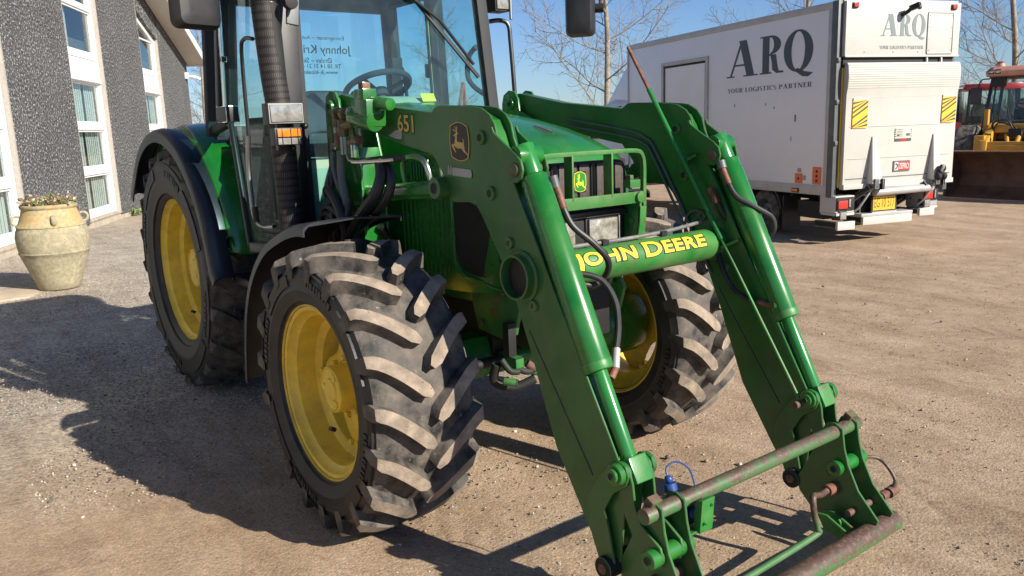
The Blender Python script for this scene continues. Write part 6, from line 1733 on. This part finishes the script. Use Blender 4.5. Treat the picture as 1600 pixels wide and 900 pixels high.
for (x, y) in ((-.86, -.45), (.86, -.45), (-.86, 2.4), (.86, 2.4)):
    mb = MB(); pr = [(.36, -.20), (.5, -.22), (.62, -.20), (.66, -.15), (.66, .15), (.62, .20), (.5, .22), (.36, .20)]
    mb.lathe(pr+[(.34, .1), (.34, -.1)], (x, y, .66), (1 if x > 0 else -1, 0, 0), M_rubber, seg=36, closed=True); mb.lathe([(0, .08), (.15, .08), (.17, .02), (.33, .03), (.37, .18), (.35, .19)], (x, y, .66), (1 if x > 0 else -1, 0, 0), M_cat, seg=28); put(mb).build('wheel', wl)

# ------------------------------------------------------------------ red tractor far behind
rtr = thing('red_tractor', 'red farm tractor parked behind the white truck and the yellow wheel loader', 'tractor', (-5.50, 18.2, 0), math.radians(-58))
mb = MB(); mb.prism([(.2, .85), (.2, 1.30), (1.3, 1.22), (1.62, 1.08), (1.66, .80), (1.3, .72)], 'y', -.30, .30, M_red); mb.build('bonnet', rtr, bevel=.04)
mb = MB(); mb.loft([[Vector((x, y, z)) for x, y in ((-1.3, -.62), (-1.3, .62), (.15, .60), (.28, .4), (.28, -.4), (.15, -.60))] for z in (2.06, 2.20)], M_red); mb.build('cab_roof', rtr, bevel=.03)
mb = MB()
for x, y in ((.2, .5), (.2, -.5), (-.55, .60), (-.55, -.60), (-1.25, .58), (-1.25, -.58)): mb.beam((x, y*1.03, 1.1), (x-.04, y*.97, 2.07), .05, .06, M_black, (0, 1, 0))
mb.bx(-1.3, .25, -.60, .60, .75, 1.16, M_black); mb.bx(-1.2, .1, -.15, .15, .5, .75, M_dark); mb.bx(.1, 1.4, -.2, .2, .5, .8, M_dark); mb.bx(-.95, -.6, -.25, .25, 1.15, 1.75, M_seat)
mb.build('cab_frame', rtr)
mb = MB()
for y in (-.605, .605): mb.bx(-1.24, .18, y-.004, y+.004, 1.16, 2.05, M_glass_side)
mb.bx(.222, .228, -.5, .5, 1.16, 2.05, M_glass_side); mb.build('cab_glass', rtr)
for sg in (-1, 1):
    mb = MB(); mb.prism([(-1.75, 1.0), (-1.5, 1.45), (-.9, 1.55), (-.45, 1.3), (-.3, .95), (-.5, 1.15), (-.9, 1.4), (-1.4, 1.3)], 'y', .60*sg, .95*sg, M_red); mb.build('rear_fender', rtr)
    mb = MB(); mb.tube([(.75+.62*math.cos(a), .78*sg, .52+.62*math.sin(a)) for a in np.linspace(.4, 2.6, 8)], .02, M_black); mb.prism([(.75+.62*math.cos(a), .52+.62*math.sin(a)) for a in np.linspace(.4, 2.6, 10)]+[(.75+.60*math.cos(a), .52+.60*math.sin(a)) for a in np.linspace(2.6, .4, 10)], 'y', .60*sg, .98*sg, M_blackpl); mb.build('front_fender', rtr)
    for nm, x, r, w in (('front_wheel', .75, .54, .40), ('rear_wheel', -1.05, .76, .46)):
        mb = MB(); make_tyre(mb, x, .78*sg, r-.01, r, w, r*.55, 16, .035); o = mb.build(nm, rtr, smooth=40)
        mb = MB(); mb.lathe([(0, .05), (.12, .05), (.14, .0), (r*.48, .02), (r*.55, .15), (r*.56, .17)], (x, .78*sg, r-.01), (0, sg, 0), M_lift, seg=28); mb.build('rim', o)
mb = MB(); mb.tube([(.1, -.55, 2.12), (.3, -.85, 2.10), (.32, -.95, 2.02)], .016, M_black); mb.box((.32, -.98, 1.85), (.05, .18, .30), M_blackpl); mb.build('mirror', rtr)
# ------------------------------------------------------------------ orange machine glimpsed through the cab
om = thing('crane_machine', 'small rusty red crane on a machine glimpsed through the cab of the green tractor', 'crane', (-30.0, 20.3, 0), 2.2)
om.scale = (.72, .72, .72)
mb = MB(); mb.bx(-1.8, 1.8, -1, 1, .6, 2.2, M_galv); mb.bx(-2.2, 2.2, -1.1, 1.1, 2.2, 2.9, M_crane); mb.build('body', om, bevel=.05)
mb = MB(); mb.beam((.6, 0, 2.6), (.2, 0, 5.2), .22, .22, M_crane); mb.beam((.2, 0, 5.2), (-.9, 0, 3.2), .20, .20, M_crane); mb.beam((-.9, 0, 3.2), (-1.1, 0, 2.7), .14, .14, M_galv); mb.build('arm', om, bevel=.03)
mb = MB()
for x in (-1.2, 1.2):
    for y in (-1, 1): mb.cyl((x, y*.9, .6), (x, y*1.2, .6), .6, M_rubber, seg=28)
mb.build_apart('wheel', om)
